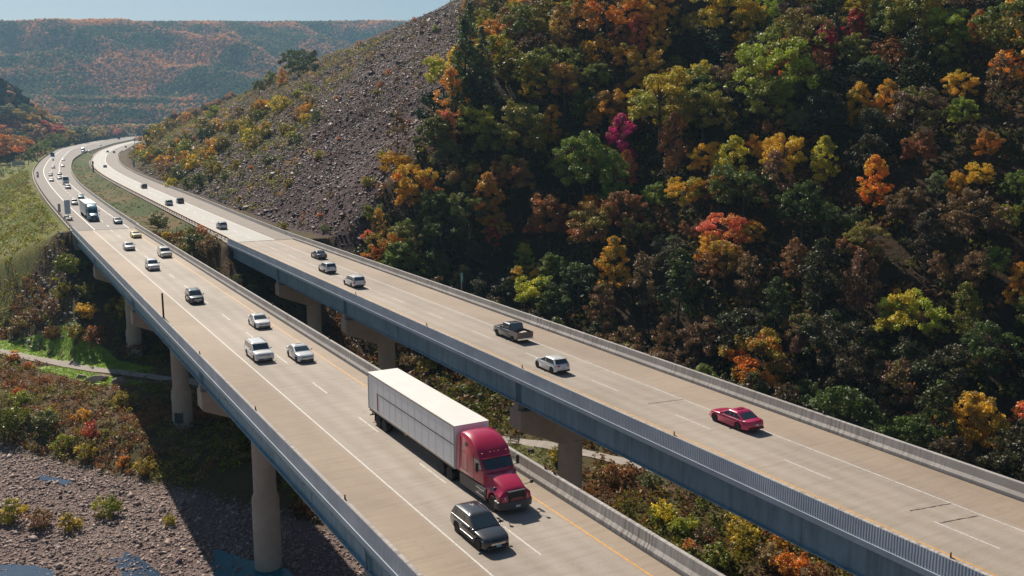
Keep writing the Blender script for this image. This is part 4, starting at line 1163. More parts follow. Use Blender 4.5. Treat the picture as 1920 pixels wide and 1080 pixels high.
        mm = MB(); mm.lathe([(.03, -.06), (.12, -.03), (.12, .05), (.03, .08)], 10, 'y', (s*1.32, 5.75, 1.72)); mm.tube([(s*1.0, 5.25, 1.40), (s*1.28, 5.6, 1.60), (s*1.32, 5.75, 1.70)], .022, 5); mm.build('hood_mirror', M['trim'], cab)
        # skirts, fuel tank, steps
        mm = MB(); mm.box((min(s*1.22, s*1.02), .6, .36), (max(s*1.22, s*1.02), 4.30, 1.17)); mm.build('side_skirt', M['fairing'], cab)
        for y0_, z_ in ((3.1, .98), (3.1, .62)):
            mm = MB(); mm.box((min(s*1.20, s*1.30), y0_, z_), (max(s*1.20, s*1.30), y0_+1.1, z_+.05)); mm.build('step', M['chrome'], cab)
        truck_wheel(cab, s*1.04, 5.12)
        for y in (-2.3, -1.0): truck_wheel(cab, s*(hw-.32), y, True)
        wpanel([(.56, 1.2), (.56, 3.7), (.15, 3.5), (.15, 1.2)], 'side_extender', M['paint'], .0)
    m = MB(); m.box((-.45, -3.4, .80), (.45, 4.2, 1.08)); m.box((-1.0, -2.6, .45), (1.0, -.7, .62)); m.build('frame_rails', M['under'], cab)
    for x in (-.95, -.32, 0, .32, .95):
        q = mc(x, 3.18, 3.2); m = MB(); m.lathe([(.05, 0), (.045, .03), (.01, .045)], 8, 'z', (x*.92, 3.2, 3.14-(.02 if abs(x) > .5 else 0))); m.build('roof_lamp', M['amber'], cab)
    set_color(root, col)
    return root
red = make_semi((.44, .002, .052), label='red sleeper-cab truck pulling a long white panelled trailer on the left bridge')
red.location = (27.94, 55.32, .007); red.rotation_euler = (0, 0, math.pi)
blue = copy_tree(red); blue.name = 'semi_truck'
tag(blue, 'blue-cab truck with a white trailer beside the roadside message board', 'truck', GO)
p = on_plane(176, 415); blue.location = (p[0], p[1]+4.5, .007); blue.rotation_euler = (0, 0, head(xL, p[1], False)); set_color(blue, (.05, .22, .32))
far = copy_tree(red); far.name = 'semi_truck'
tag(far, 'distant white truck and trailer at the far bend of the oncoming road', 'truck', GO)
p = on_plane(149, 287); far.location = (p[0]+4, p[1]+12, .007); far.rotation_euler = (0, 0, head(xL, p[1], False)); set_color(far, (.70, .72, .74))
for t in (blue, far):                                                   # plain trailers: no stripe, no maroon band
    for o in [c for c in t.children_recursive if c.name.startswith(('side_stripe', 'side_marking'))]: bpy.data.objects.remove(o)
# grey-roofed box van
def make_van():
    root = empty('box_van'); tag(root, 'large white van with a dark windshield among the queue of cars on the far approach', 'van', GO)
    m = MB(); m.extrude([(-3.0, .45), (-3.0, 2.95), (-2.9, 3.05), (1.0, 3.05), (1.2, 2.95), (1.9, 1.75), (2.9, 1.45), (3.05, 1.1), (3.05, .45), (2.5, .45), (2.3, .85), (1.9, .95), (1.5, .85), (1.3, .45), (-1.3, .45), (-1.5, .85), (-1.9, .95), (-2.3, .85), (-2.5, .45)],
                        [(-1.1, .06), (-1.02, 0), (0, 0), (1.02, 0), (1.1, .06)]); m.build('body', M['paint'], root, 40)
    n = Vector((0, 1.2, .7)).normalized()
    p_ = [Vector(q)+n*.012 for q in ((-.95, 1.86, 1.82), (.95, 1.86, 1.82), (.95, 1.26, 2.84), (-.95, 1.26, 2.84))]; q_ = [a-n*.04 for a in p_]
    m = MB(); m.add(p_+q_, [(0, 1, 2, 3), (7, 6, 5, 4)]+[(i, (i+1) % 4, (i+1) % 4+4, i+4) for i in range(4)]); m.build('windshield', M['glass'], root)
    m = MB(); m.box((-1.12, -3.0, 3.05), (1.12, 1.0, 3.12)); m.build('roof_panel', plain('van_roof_grey', (.32, .33, .34), .6), root)
    for s in (1, -1):
        m = MB(); m.box((s*1.1-.01, .4, 1.75), (s*1.1+.01, 1.5, 2.4)); m.build('side_window', M['glass'], root)
        m = MB(); m.box((s*.75-.2, 3.02, 1.0), (s*.75+.2, 3.07, 1.2)); m.build('headlight', M['lamp'], root)
        m = MB(); m.box((s*1.28-.06, 1.6, 1.7), (s*1.28+.06, 1.7, 2.1)); m.box((min(s*1.1, s*1.28), 1.63, 1.85), (max(s*1.1, s*1.28), 1.67, 1.9)); m.build('mirror', M['trim'], root)
        add_wheel(root, s*.92, 1.9, .40, .26); add_wheel(root, s*.92, -1.9, .40, .26)
    m = MB(); m.box((-.6, 3.0, .75), (.6, 3.07, 1.0)); m.build('grille', M['trim'], root)
    set_color(root, WHITE); return root
van = make_van(); p = on_plane(124, 346); van.location = (p[0], p[1]+1, .007); van.rotation_euler = (0, 0, head(xL, p[1], False))

# ------------------------------------------------------------------ vegetation
def leaf_quads(c, rad, n, size, flat=.6, elong=1.5, up=.35):
    """n leaf rhombs filling a clump of radius rad (rad: xyz)"""
    d = rng.normal(size=(n, 3)); d /= np.linalg.norm(d, axis=1)[:, None]
    r = rng.random(n)**.45
    p = np.asarray(c)+d*r[:, None]*np.asarray(rad)
    nrm = d*.55+rng.normal(size=(n, 3))*flat+np.array([0, 0, up]); nrm /= np.linalg.norm(nrm, axis=1)[:, None]
    t = np.cross(nrm, rng.normal(size=(n, 3))); t /= np.linalg.norm(t, axis=1)[:, None]+1e-9
    b = np.cross(nrm, t)
    s = size*(.6+.8*rng.random(n))[:, None]
    a, b = t*s*.5*elong**.5, b*s*.5/elong**.5
    return np.stack([p-a, p-b*.9+a*.1, p+a, p+b*.9+a*.1], 1).reshape(-1, 3)

def tree_meshes(kind, seed):
    global rng
    rng = np.random.default_rng(seed); r_ = random.Random(seed)
    V = []; Tn = []; limbs = []
    def clump(c, rad, n, size, hue=None, **k):
        q = leaf_quads(c, rad, n, size, **k); V.append(q)
        cb = rng.normal(.5, .12); ch = rng.random() if hue is None else hue
        br = np.clip(cb+rng.normal(0, .14, n), 0, 1); hu = np.clip(ch*.7+.3*rng.random(n), 0, 1)
        Tn.append(np.repeat(np.stack([br, hu, hu*0], -1), 4, axis=0))
        limbs.append(np.asarray(c))
    if kind == 'oak':
        Ht, z0, rx = 13.5, 3.2, 5.1
        boughs = []
        for k in range(r_.randint(9, 13)):      # big lobes, each of many leaf clumps
            a = 2.4*k+rng.random(); t = (k+.5)/12; zz = z0+2+(Ht-z0-3.5)*min(1, t*1.05)
            rr = rx*(.66 if t < .75 else .35)*(1.1-.35*abs(t-.35))*(.8+.4*rng.random())
            boughs.append((np.array([rr*math.cos(a), rr*math.sin(a), zz]), 1.5+.9*rng.random()))
        for bc, br in boughs:
            hue = rng.random()
            for q in range(10):
                d = rng.normal(size=3); d /= np.linalg.norm(d); d[2] = abs(d[2])*.9-.15
                clump(bc+d*br*(.6+.65*rng.random()), (.85, .85, .62), 76, .31, hue=np.clip(hue+rng.normal(0, .15), 0, 1))
        trunk_r, top = .26, Ht*.8
    elif kind == 'tall':
        Ht, z0, rx = 14.0, 2.6, 3.6
        for k in range(84):
            t = rng.random()**.9; zz = z0+(Ht-z0)*t; a = rng.random()*6.28
            w = rx*(math.sin(math.pi*min(1, .18+t*.82))**.6)*(.35+.7*rng.random()); 
            clump((w*math.cos(a), w*math.sin(a), zz), (.85, .85, .7), 62, .34)
        trunk_r, top = .2, Ht*.9
    elif kind == 'conifer':
        Ht, z0 = 16., 1.5
        for k in range(26):
            t = k/25; zz = z0+(Ht-z0)*t; w = 3.3*(1-t)**.85+.15
            for q in range(max(3, int(9*(1-t))+2)):
                a = rng.random()*6.28; f = .45+.6*rng.random()
                clump((w*f*math.cos(a), w*f*math.sin(a), zz-.25*w*f), (.75, .75, .35), 30, .32, elong=2.6, up=.1)
        trunk_r, top = .2, Ht*.97
    elif kind == 'thin':
        Ht, z0, rx = 12., 3., 2.6
        for k in range(46):
            t = rng.random(); zz = z0+(Ht-z0)*t; a = rng.random()*6.28; w = rx*(.4+.7*rng.random())*math.sin(math.pi*(.15+.8*t))
            clump((w*math.cos(a), w*math.sin(a), zz), (.7, .7, .55), 34, .30)
        trunk_r, top = .12, Ht*.9
    else:                                        # shrub
        Ht, z0, rx = 3.2, .5, 1.9
        for k in range(34):
            d = rng.normal(size=3); d /= np.linalg.norm(d); f = .4+.65*rng.random()
            clump((rx*d[0]*f, rx*d[1]*f, 1.35+1.45*d[2]*f), (.5, .5, .42), 30, .27)
        trunk_r, top = .06, 2.0
    V = np.concatenate(V); Tn = np.concatenate(Tn)
    crown = quads_mesh('crown_'+kind, V, M['leaf'], Tn)
    m = MB(); bend = rng.normal(0, .25, 2)
    if kind == 'shrub':
        for k in range(6):
            e = limbs[r_.randrange(len(limbs))]; m.tube([(0, 0, -.4), tuple(e*.5), tuple(e)], [.05, .035, .012], 5)
    else:
        pts = [(bend[0]*t*t*2, bend[1]*t*t*2, -1.5+(top+1.5)*t) for t in (0, .12, .3, .55, .8, 1)]
        m.tube(pts, [trunk_r*1.5, trunk_r*1.05, trunk_r*.9, trunk_r*.65, trunk_r*.38, .03], 8)
        for k in range(26 if kind == 'thin' else 13):
            e = limbs[r_.randrange(len(limbs))]; zt = max(z0*.8, min(e[2]-1.2, top*.8)); t = (zt+1.5)/(top+1.5)
            s = np.array([bend[0]*t*t*2, bend[1]*t*t*2, zt]); mid = (s+e)/2+np.array([0, 0, .35])
            m.tube([tuple(s), tuple(mid), tuple(e)], [trunk_r*.42, trunk_r*.26, .02], 5)
    trunk = m.mesh('trunk_'+kind, M['bark'], 50)
    return crown, trunk, Ht
TREES = {k: [tree_meshes(k, 100+13*i+len(k)*7) for i in range(n)] for k, n in (('oak', 6), ('tall', 3), ('conifer', 3), ('thin', 3), ('shrub', 4))}
rng = np.random.default_rng(11)

def plant(kind, x, y, z, height, col, name, rz=None, squash=1.0, var=None):
    crown, trunk, Ht = TREES[kind][rng.integers(len(TREES[kind])) if var is None else var % len(TREES[kind])]
    r = empty(name, (x, y, z), rng.random()*6.28 if rz is None else rz)
    s = height/Ht; r.scale = (s*squash, s*squash, s)
    link('trunk' if kind != 'shrub' else 'stems', trunk, r)
    link('crown' if kind != 'shrub' else 'foliage', crown, r, col)
    return r

PAL = {
 'dark green': (.062, .072, .014), 'green': (.130, .145, .020), 'olive green': (.185, .160, .022), 'yellow green': (.26, .26, .024), 'bright green': (.18, .225, .026),
 'golden': (.52, .285, .020), 'yellow': (.50, .36, .022), 'orange': (.52, .20, .020), 'rust brown': (.24, .105, .036), 'brown': (.13, .078, .040), 'grey green': (.115, .125, .055),
 'red': (.36, .035, .030), 'crimson': (.34, .022, .070), 'magenta': (.46, .02, .15), 'salmon red': (.52, .15, .085), 'deep green': (.034, .042, .012), 'dark brown': (.062, .040, .022), 'blue green': (.030, .050, .030), 'tan': (.22, .15, .075)}  # deep green and dark brown are darkened to paint in hillside shade

# ---- forest on the hillside: colours of the trees that stand out are placed where the photograph shows them
HAND = [  # px, py of crown, width px, colour, kind
 (930,62,70,'golden','oak'),(1140,15,120,'orange','oak'),(1060,22,50,'yellow green','oak'),(1225,15,90,'golden','oak'),(1360,18,110,'golden','oak'),(1415,30,70,'yellow','oak'),(1455,8,90,'yellow green','oak'),
 (985,38,85,'green','oak'),(1195,60,45,'salmon red','tall'),(1235,55,50,'golden','tall'),(1165,62,60,'rust brown','oak'),(1290,55,70,'olive green','oak'),
 (1215,140,100,'golden','oak'),(1290,160,60,'yellow','oak'),(1240,195,140,'bright green','oak'),(1320,205,110,'olive green','oak'),(1160,190,45,'rust brown','tall'),(1175,110,55,'golden','oak'),
 (1455,125,150,'yellow green','oak'),(1500,60,110,'olive green','oak'),(1605,48,45,'red','tall'),(1552,75,50,'crimson','tall'),(1600,95,70,'olive green','oak'),(1720,25,110,'green','oak'),(1770,45,90,'yellow green','oak'),
 (1835,45,36,'orange','tall'),(1890,55,110,'green','oak'),(1750,60,60,'golden','oak'),(1780,100,60,'green','oak'),(1620,20,80,'yellow green','oak'),
 (1800,160,62,'golden','oak'),(1805,210,55,'yellow green','oak'),(1610,195,55,'golden','tall'),(1662,190,55,'golden','tall'),(1545,295,55,'yellow','tall'),(1640,335,60,'orange','tall'),
 (1725,280,66,'rust brown','oak'),(1855,275,50,'orange','oak'),(1835,325,52,'golden','oak'),(1795,350,34,'orange','oak'),(1760,345,45,'grey green','oak'),
 (1035,228,46,'orange','tall'),(1010,245,36,'golden','tall'),(985,250,120,'olive green','oak'),(960,235,40,'crimson','tall'),(1165,262,66,'magenta','tall'),(1175,310,44,'salmon red','tall'),
 (1095,305,125,'bright green','oak'),(1115,300,80,'yellow green','oak'),(780,335,90,'orange','oak'),(765,365,60,'golden','oak'),(915,370,64,'orange','tall'),(930,425,60,'rust brown','oak'),(925,440,34,'red','tall'),
 (845,180,66,'orange','thin'),(838,240,50,'salmon red','thin'),(855,125,50,'golden','thin'),(895,225,90,'yellow green','oak'),(930,260,90,'green','oak'),(870,95,72,'blue green','conifer'),(880,55,60,'blue green','conifer'),(905,110,60,'blue green','conifer'),(858,150,56,'dark green','conifer'),
 (1330,300,80,'golden','oak'),(1375,310,72,'yellow','tall'),(1285,355,80,'golden','oak'),(1350,355,70,'rust brown','oak'),(1225,368,52,'bright green','oak'),
 (1360,430,96,'salmon red','oak'),(1335,470,70,'golden','oak'),(1300,430,50,'rust brown','oak'),(1410,440,60,'orange','oak'),(1360,490,90,'rust brown','oak'),
 (1110,425,110,'rust brown','oak'),(1170,400,90,'rust brown','oak'),(1030,410,100,'rust brown','oak'),(1150,490,70,'golden','tall'),(1200,430,70,'brown','oak'),
 (1000,545,95,'yellow','oak'),(985,510,60,'golden','oak'),(985,480,42,'bright green','oak'),(1040,500,60,'olive green','oak'),(1250,460,60,'grey green','oak'),
 (1710,580,120,'yellow green','oak'),(1690,600,70,'bright green','oak'),(1680,575,40,'golden','tall'),(1870,490,56,'bright green','oak'),(1895,405,44,'yellow green','oak'),(1912,530,50,'orange','tall'),(1905,345,50,'green','oak'),
 (1915,800,60,'salmon red','thin'),(1490,480,50,'rust brown','tall'),(1620,460,90,'rust brown','oak'),(1060,110,80,'green','oak'),(1010,130,90,'green','oak'),(995,145,50,'yellow','tall'),(1120,140,60,'olive green','oak'),
 (1440,190,100,'green','oak'),(1500,230,60,'grey green','oak'),(1450,240,50,'rust brown','oak'),(700,400,50,'olive green','oak'),(710,420,36,'golden','thin'),(690,435,30,'salmon red','shrub'),
 (815,255,80,'dark green','oak'),(840,290,60,'grey green','oak'),(870,330,80,'rust brown','oak'),(880,390,90,'grey green','oak'),(820,400,90,'dark green','oak'),(960,330,90,'rust brown','oak'),
]
hill_trees = []     # (x, y, height, squash, kind, colour)
placed = []
def far_enough(x, y, d):
    return all((x-a)**2+(y-b)**2 > (d+c)**2*.25 for a, b, c in placed)
for px, py, wpx, cn, kind in HAND:
    W0 = {'oak': 11.5, 'tall': 8.0, 'conifer': 6.8, 'thin': 6.0, 'shrub': 4.2}[kind]; H0 = {'oak': 13.5, 'tall': 14., 'conifer': 16., 'thin': 12., 'shrub': 3.2}[kind]
    x, y = on_ground(px, py, 6.5); d = math.hypot(x, y)
    s = wpx*d/F/W0; ht = float(np.clip(H0*s, 7 if kind != 'shrub' else 2.5, 19)); sq = float(np.clip(s*H0/ht, .6, 1.5))
    x, y = on_ground(px, py, ht*.62)
    hill_trees.append((x, y, ht, sq, kind, cn)); placed.append((x, y, 6.8))
names = ['dark green', 'green', 'olive green', 'rust brown', 'brown', 'grey green', 'golden', 'yellow green', 'orange', 'blue green', 'red', 'tan']
for k in range(20000):
    x, y = rng.uniform(62, 330), rng.uniform(-5, 330)
    s, fy = foot_dist(np.array(x), np.array(y))
    if s < 1.5 and not (y < 140 and x > 70 and s > -12 and (x-64) > 14): continue
    if bool(is_scree(np.array(x), np.array(y), s, fy)): continue
    ht = float(rng.uniform(8.5, 13.8)); px, py, dd = project((x, y, float(tz(x, y))+ht*.6))
    if not (-60 < px < 1990 and -60 < py < 1000): continue
    t = (1.0-H)/(float(tz(x, y))+ht*1.02-H) if float(tz(x, y))+ht < H-1 else None
    if t is not None and t < 1 and x*t < 58.3 and x*t > 44: continue          # wholly hidden behind the right bridge
    if not far_enough(x, y, 5.1): continue
    shade = sst(850, 1500, px*.8+py*1.0)  # lower-right shade is put into the leaf colours picked below
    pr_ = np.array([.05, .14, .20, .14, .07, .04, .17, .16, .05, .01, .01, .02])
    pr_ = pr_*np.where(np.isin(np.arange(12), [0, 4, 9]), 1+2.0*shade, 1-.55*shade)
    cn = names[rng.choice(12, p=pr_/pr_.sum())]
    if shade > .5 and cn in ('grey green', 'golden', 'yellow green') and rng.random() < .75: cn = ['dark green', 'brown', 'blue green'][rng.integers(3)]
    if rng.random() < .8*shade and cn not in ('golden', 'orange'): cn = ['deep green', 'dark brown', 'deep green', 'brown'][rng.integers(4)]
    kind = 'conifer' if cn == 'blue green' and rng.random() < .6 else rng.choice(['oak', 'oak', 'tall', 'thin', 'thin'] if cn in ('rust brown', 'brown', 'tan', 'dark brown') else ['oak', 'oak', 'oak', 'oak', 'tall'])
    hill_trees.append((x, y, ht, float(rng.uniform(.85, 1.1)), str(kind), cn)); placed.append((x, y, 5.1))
def size_in_view(t):
    return t[2]*t[3]/math.hypot(t[0], t[1], 20)
nh = len(HAND)
rest = sorted(hill_trees[nh:], key=size_in_view, reverse=True)
NTREE = 238
indiv, mass = hill_trees[:nh]+rest[:NTREE-nh], rest[NTREE-nh:]
print('hill trees', len(hill_trees), 'individual', len(indiv))
def ordinal(n):
    w = ['first','second','third','fourth','fifth','sixth','seventh','eighth','ninth','tenth','eleventh','twelfth','thirteenth','fourteenth','fifteenth','sixteenth','seventeenth','eighteenth','nineteenth','twentieth']
    if n <= 20: return w[n-1]
    return ('twenty', 'thirty', 'forty', 'fifty')[n//10-2]+('-'+w[n%10-1] if n % 10 else '')
def label_rows(items, bands, fmt):
    """items: list of dicts with px, py, colour; gives every one its own phrase: colour, row, order from the left"""
    groups = {}
    for it in items:
        b_ = next(n for lim, n in bands if it['py'] < lim)
        groups.setdefault((it['cn'], it['kw'], b_), []).append(it)
    for (cn, kw, b_), g in groups.items():
        g.sort(key=lambda i: i['px'])
        for i, it in enumerate(g):
            tagx = 'the only one' if len(g) == 1 else (ordinal(i+1)+' from left')
            it['label'] = fmt(cn, kw, b_, tagx)
KW = {'oak': 'broad tree', 'tall': 'narrow tree', 'conifer': 'conifer', 'thin': 'sparse tree', 'shrub': 'shrub'}
SECOND = {'golden': [.1, .3, .3, .5], 'yellow': [.3, .5, .8], 'orange': [.1, .5, .3], 'green': [.3, .6, .8, .3], 'dark green': [.8, .3], 'olive green': [.6, .1, .8, .3], 'yellow green': [.8, .6, .3], 'bright green': [.3, .6, .8], 'rust brown': [.1, .6, .3], 'brown': [.1, .3], 'magenta': [1., .1], 'red': [1., .1], 'crimson': [.1, 1.], 'salmon red': [.6, 1.], 'tan': [.1, .3], 'grey green': [.3, .8], 'blue green': [.8], 'deep green': [.02, .8], 'dark brown': [.02]}
items = []
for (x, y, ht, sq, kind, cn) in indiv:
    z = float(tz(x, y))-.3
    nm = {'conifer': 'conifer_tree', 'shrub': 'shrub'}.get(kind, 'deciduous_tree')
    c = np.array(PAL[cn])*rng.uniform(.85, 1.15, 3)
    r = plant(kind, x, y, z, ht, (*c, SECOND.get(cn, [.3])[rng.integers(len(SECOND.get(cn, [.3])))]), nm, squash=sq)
    px, py, _ = project((x, y, z+ht*.6)); items.append(dict(o=r, px=px, py=py, cn=cn, kw=KW[kind]))
label_rows(items, [(110, 'in the top row of the hillside forest'), (220, 'in the upper part of the hillside forest'), (330, 'in the middle of the hillside forest'), (450, 'in the lower middle of the hillside forest'), (600, 'low on the forested hillside'), (9999, 'at the foot of the forested hillside')],
           lambda cn, kw, b_, t: f'{cn} {kw} {b_}, {t}')
for it in items: tag(it['o'], it['label'], 'tree' if it['kw'] != 'shrub' else 'shrub', 'trees of the hillside forest')

def leaf_mass(name, pts, rad, cols, n, size, label=None, flatz=.7, cat=None, up=.35, vary=.28):
    """ground cover / far foliage as one object of loose leaves"""
    V = []; C = []
    for p, r_, c in zip(pts, rad, cols):
        q = leaf_quads(p, (r_, r_, r_*flatz), n, size*(.7+.5*r_), up=up); V.append(q)
        k = np.clip(rng.normal(1, vary, n), .35, 1.9)[:, None]*np.asarray(c)[None, :]*(1+rng.normal(0, .08, (n, 3)))
        C.append(np.repeat(np.clip(k, 0, 1), 4, axis=0))
    o = link(name, quads_mesh(name, np.concatenate(V), M['leafmass'], np.concatenate(C)))
    tag(o, label, None, None, 'stuff'); return o
pts, rad, cols = [], [], []
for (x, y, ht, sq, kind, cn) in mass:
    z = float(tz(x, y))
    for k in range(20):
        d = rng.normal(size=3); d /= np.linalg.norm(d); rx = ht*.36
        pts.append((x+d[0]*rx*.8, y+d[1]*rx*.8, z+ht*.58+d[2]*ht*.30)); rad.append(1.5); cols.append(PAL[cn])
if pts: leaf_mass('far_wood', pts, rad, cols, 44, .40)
# dim undergrowth between the trunks
pts, rad, cols = [], [], []
for k in range(42000):
    x, y = rng.uniform(60, 300), rng.uniform(0, 330); s, fy = foot_dist(np.array(x), np.array(y))
    if s < -14 or (s < 0 and x < 66) or bool(is_scree(np.array(x), np.array(y), s, fy)): continue
    pts.append((x, y, float(tz(x, y))+.7)); rad.append(rng.uniform(1.1, 2.5)); cols.append(PAL[['dark green', 'brown', 'olive green', 'rust brown'][rng.choice(4, p=[.3, .27, .23, .2])]])
    if len(pts) >= 12500: break
leaf_mass('undergrowth', pts, rad, cols, 26, .42)

# ------------------------------------------------------------------ loose stones
def in_pool(x, y):
    for q in POOLS:
        c = False; n = len(q)
        for i in range(n):
            (x1, y1), (x2, y2) = q[i], q[i-1]
            if (y1 > y) != (y2 > y) and x < (x2-x1)*(y-y1)/(y2-y1)+x1: c = not c
        if c and rng.random() < .6: return True
    return False
def stones(name, P, S, C, mat, flat=.6, sub=1):
    """many irregular low stones as one object"""
    V0 = np.array([(1, 0, -.2), (-1, 0, -.1), (0, 1, 0), (0, -1, -.1), (.45, .5, .8), (-.5, -.3, .85), (0, 0, -1)], float)
    F0 = np.array([(0, 2, 4), (2, 5, 4), (2, 1, 5), (1, 3, 5), (3, 4, 5), (3, 0, 4), (6, 2, 0), (6, 1, 2), (6, 3, 1), (6, 0, 3)])
    n = len(P); nv = len(V0)
    V = np.repeat(V0[None], n, 0)*(1+rng.normal(0, .17, (n, nv, 1)))
    V = V*(rng.uniform(.6, 1.3, (n, 1, 3))*np.array([1, 1, flat]))
    a = rng.random(n)*6.28; ca, sa = np.cos(a)[:, None], np.sin(a)[:, None]
    t = rng.normal(0, .35, (n, 2))
    X = V[..., 0]*ca-V[..., 1]*sa; Y = V[..., 0]*sa+V[..., 1]*ca; Z = V[..., 2]+X*t[:, :1]+Y*t[:, 1:]
    V = np.stack([X, Y, Z], -1)*np.asarray(S)[:, None, None]+np.asarray(P)[:, None, :]
    Fc = (F0[None]+np.arange(n)[:, None, None]*nv).reshape(-1, 3)
    tint = np.repeat(np.asarray(C), nv, axis=0)
    o = link(name, tris_mesh(name, V.reshape(-1, 3), Fc, mat, tint)); tag(o, kind='stuff'); return o
def stone_mat():
    m, nt, b, out = newmat('loose_stone')
    a = N(nt, 'ShaderNodeAttribute', attribute_name='tint'); n = noise(nt, 3, detail=5)
    r = ramp(nt, [(.3, (.75, .75, .75)), (.7, (1.25, 1.25, 1.25))]); nt.links.new(n.outputs['Fac'], r.inputs[0])
    nt.links.new(mixc(nt, None, a.outputs['Color'], r.outputs[0], 'MULTIPLY', 1.), b.inputs['Base Color'])
    b.inputs['Roughness'].default_value = .6; b.inputs['Specular IOR Level'].default_value = .18
    return m
M['stone'] = stone_mat()
P, S, C = [], [], []
n = 52000
xs, ys = rng.uniform(-6, 46, n), rng.uniform(70, 166, n)
bt = bank_t(xs, ys); keep = (bt < rng.uniform(-2, 4, n)); keep &= np.array([not in_pool(a_, b_) for a_, b_ in zip(xs, ys)]); xs, ys = xs[keep], ys[keep]
zs = tz(xs, ys); sz = np.exp(rng.normal(math.log(.145), .45, len(xs)))
col = np.array([[.27, .195, .175], [.33, .245, .215], [.20, .145, .14], [.42, .35, .31]])[rng.choice(4, len(xs), p=[.4, .3, .2, .1])]
stones('river_stones', np.stack([xs, ys, zs+sz*.12], -1), sz, col, M['stone'])
n = 330000
ys = rng.uniform(150, 560, n); xs = rng.uniform(62, 330, n)
s, fy = foot_dist(xs, ys); keep = (s > .8) & is_scree(xs, ys, s, fy) & (s < 240) & (fnoise(xs, ys, 26, 77) > .10+.30*sst(50, 200, s)+.22*sst(290, 420, ys))
xs, ys, s = xs[keep], ys[keep], s[keep]; zs = tz(xs, ys); sz = np.exp(rng.normal(math.log(.20), .55, len(xs)))
col = np.array([[.115, .072, .072], [.074, .044, .045], [.175, .13, .128], [.092, .052, .044]])[rng.choice(4, len(xs), p=[.42, .32, .10, .16])]
stones('scree_stones', np.stack([xs, ys, zs+sz*.15], -1), sz, col, M['stone'], .55)

n = 420
xs, ys = rng.uniform(6, 18, n), rng.uniform(203, 238, n); k = ys > 208+np.maximum(14-xs, 0)*1.2; xs, ys = xs[k], ys[k]
sz = rng.uniform(.22, .6, len(xs)); col = np.array([[.16, .14, .13], [.22, .2, .19], [.11, .1, .1]])[rng.choice(3, len(xs))]
stones('riprap_stones', np.stack([xs, ys, tz(xs, ys)+.1], -1), sz, col, M['stone'])

# ------------------------------------------------------------------ brush and ground cover
def dist_poly(x, y, P):
    P = np.asarray(P, float); best = np.full(np.shape(x), 1e9)
    for a, b in zip(P[:-1], P[1:]):
        d = b-a; t = np.clip(((x-a[0])*d[0]+(y-a[1])*d[1])/(d@d), 0, 1); best = np.minimum(best, np.hypot(x-a[0]-t*d[0], y-a[1]-t*d[1]))
    return best
LAWNS = [([(-14,241),(2,224.5),(9,213),(17.2,199),(25,187)], 3.6), ([(10,197),(14,190),(18,183.5),(22,178)], 2.4), ([(52,134),(61,120),(64,113),(66,106)], 3.9)]
def open_ground(x, y):
    k = dist_poly(x, y, PATH) > 2.0
    for l, w_ in LAWNS: k &= dist_poly(x, y, l) > w_+.7
    return k
def scatter(n, x0, x1, y0, y1, cond):
    x, y = rng.uniform(x0, x1, n), rng.uniform(y0, y1, n); k = cond(x, y); return x[k], y[k]
def brush(name, x, y, palette, probs, rmin, rmax, nleaf, size, lift=.45, zone=12, seed=0, label=None, gain=1.0):
    z = tz(x, y); r_ = rng.uniform(rmin, rmax, len(x))
    f = fnoise(x, y, zone, 90+seed); idx = np.clip((np.argsort(np.argsort(f+rng.normal(0, .10, len(x))))/len(x)), 0, .999)
    cum = np.cumsum(probs)/np.sum(probs); ci = np.searchsorted(cum, idx)
    cols = np.array([PAL[palette[min(i, len(palette)-1)]] for i in ci])*rng.uniform(.8, 1.2, (len(x), 1))*gain
    return leaf_mass(name, np.stack([x, y, z+lift*r_], -1), r_, cols, nleaf, size, label)
x, y = scatter(3800, -12, 32, 128, 250, lambda x, y: (bank_t(x, y) > 1.5) & (x < np.where(y > 205, 12, 31)) & (tz(x, y) < -9) & open_ground(x, y))
brush('bank_brush', x, y, ['rust brown', 'brown', 'olive green', 'green', 'tan'], [.30, .24, .24, .12, .10], .5, 1.2, 30, .26, seed=1, gain=1.35)
x, y = scatter(7600, -40, 24, 226, 640, lambda x, y: (x < xL(y)-2.2) & open_ground(x, y))
brush('embankment_brush', x, y, ['olive green', 'green', 'yellow green', 'grey green', 'tan', 'brown'], [.30, .28, .20, .10, .06, .06], .5, 1.35, 22, .27, zone=26, seed=2, gain=1.5)
x, y = scatter(6500, 30, 105, 55, 232, lambda x, y: (bank_t(x, y) > 1) & open_ground(x, y) & (foot_dist(x, y)[0] < 4) & (((y < 192) & (x > 33)) | (y < 150) | ((x > 33.5) & (x < 43.6))))
brush('bank_brush', x, y, ['brown', 'rust brown', 'olive green', 'dark green', 'green'], [.26, .22, .26, .12, .14], .6, 1.7, 34, .28, seed=3)
x, y = scatter(900, 34, 62, 238, 640, lambda x, y: (x > xML(y)+1.2) & (x < xMR(y)-1.2))
brush('median_grass', x, y, ['green', 'olive green', 'tan', 'brown'], [.4, .3, .2, .1], .25, .6, 26, .22, lift=.2, seed=4)
x, y = scatter(9500, 62, 330, 150, 560, lambda x, y: is_scree(x, y, *foot_dist(x, y)) & (foot_dist(x, y)[0] > 1) & (fnoise(x, y, 30, 55) > .42-.10*sst(60, 160, foot_dist(x, y)[0])))
brush('slope_brush', *scatter(13000, 62, 280, 255, 900, lambda x, y: (foot_dist(x, y)[0] > 2) & (foot_dist(x, y)[0] < 14+np.interp(y, [255, 330, 450, 900], [0, 30, 105, 140]))), ['olive green', 'grey green', 'yellow green', 'brown', 'golden', 'green'], [.28, .13, .22, .13, .14, .10], .6, 1.7, 24, .30, zone=24, seed=7, gain=1.25)
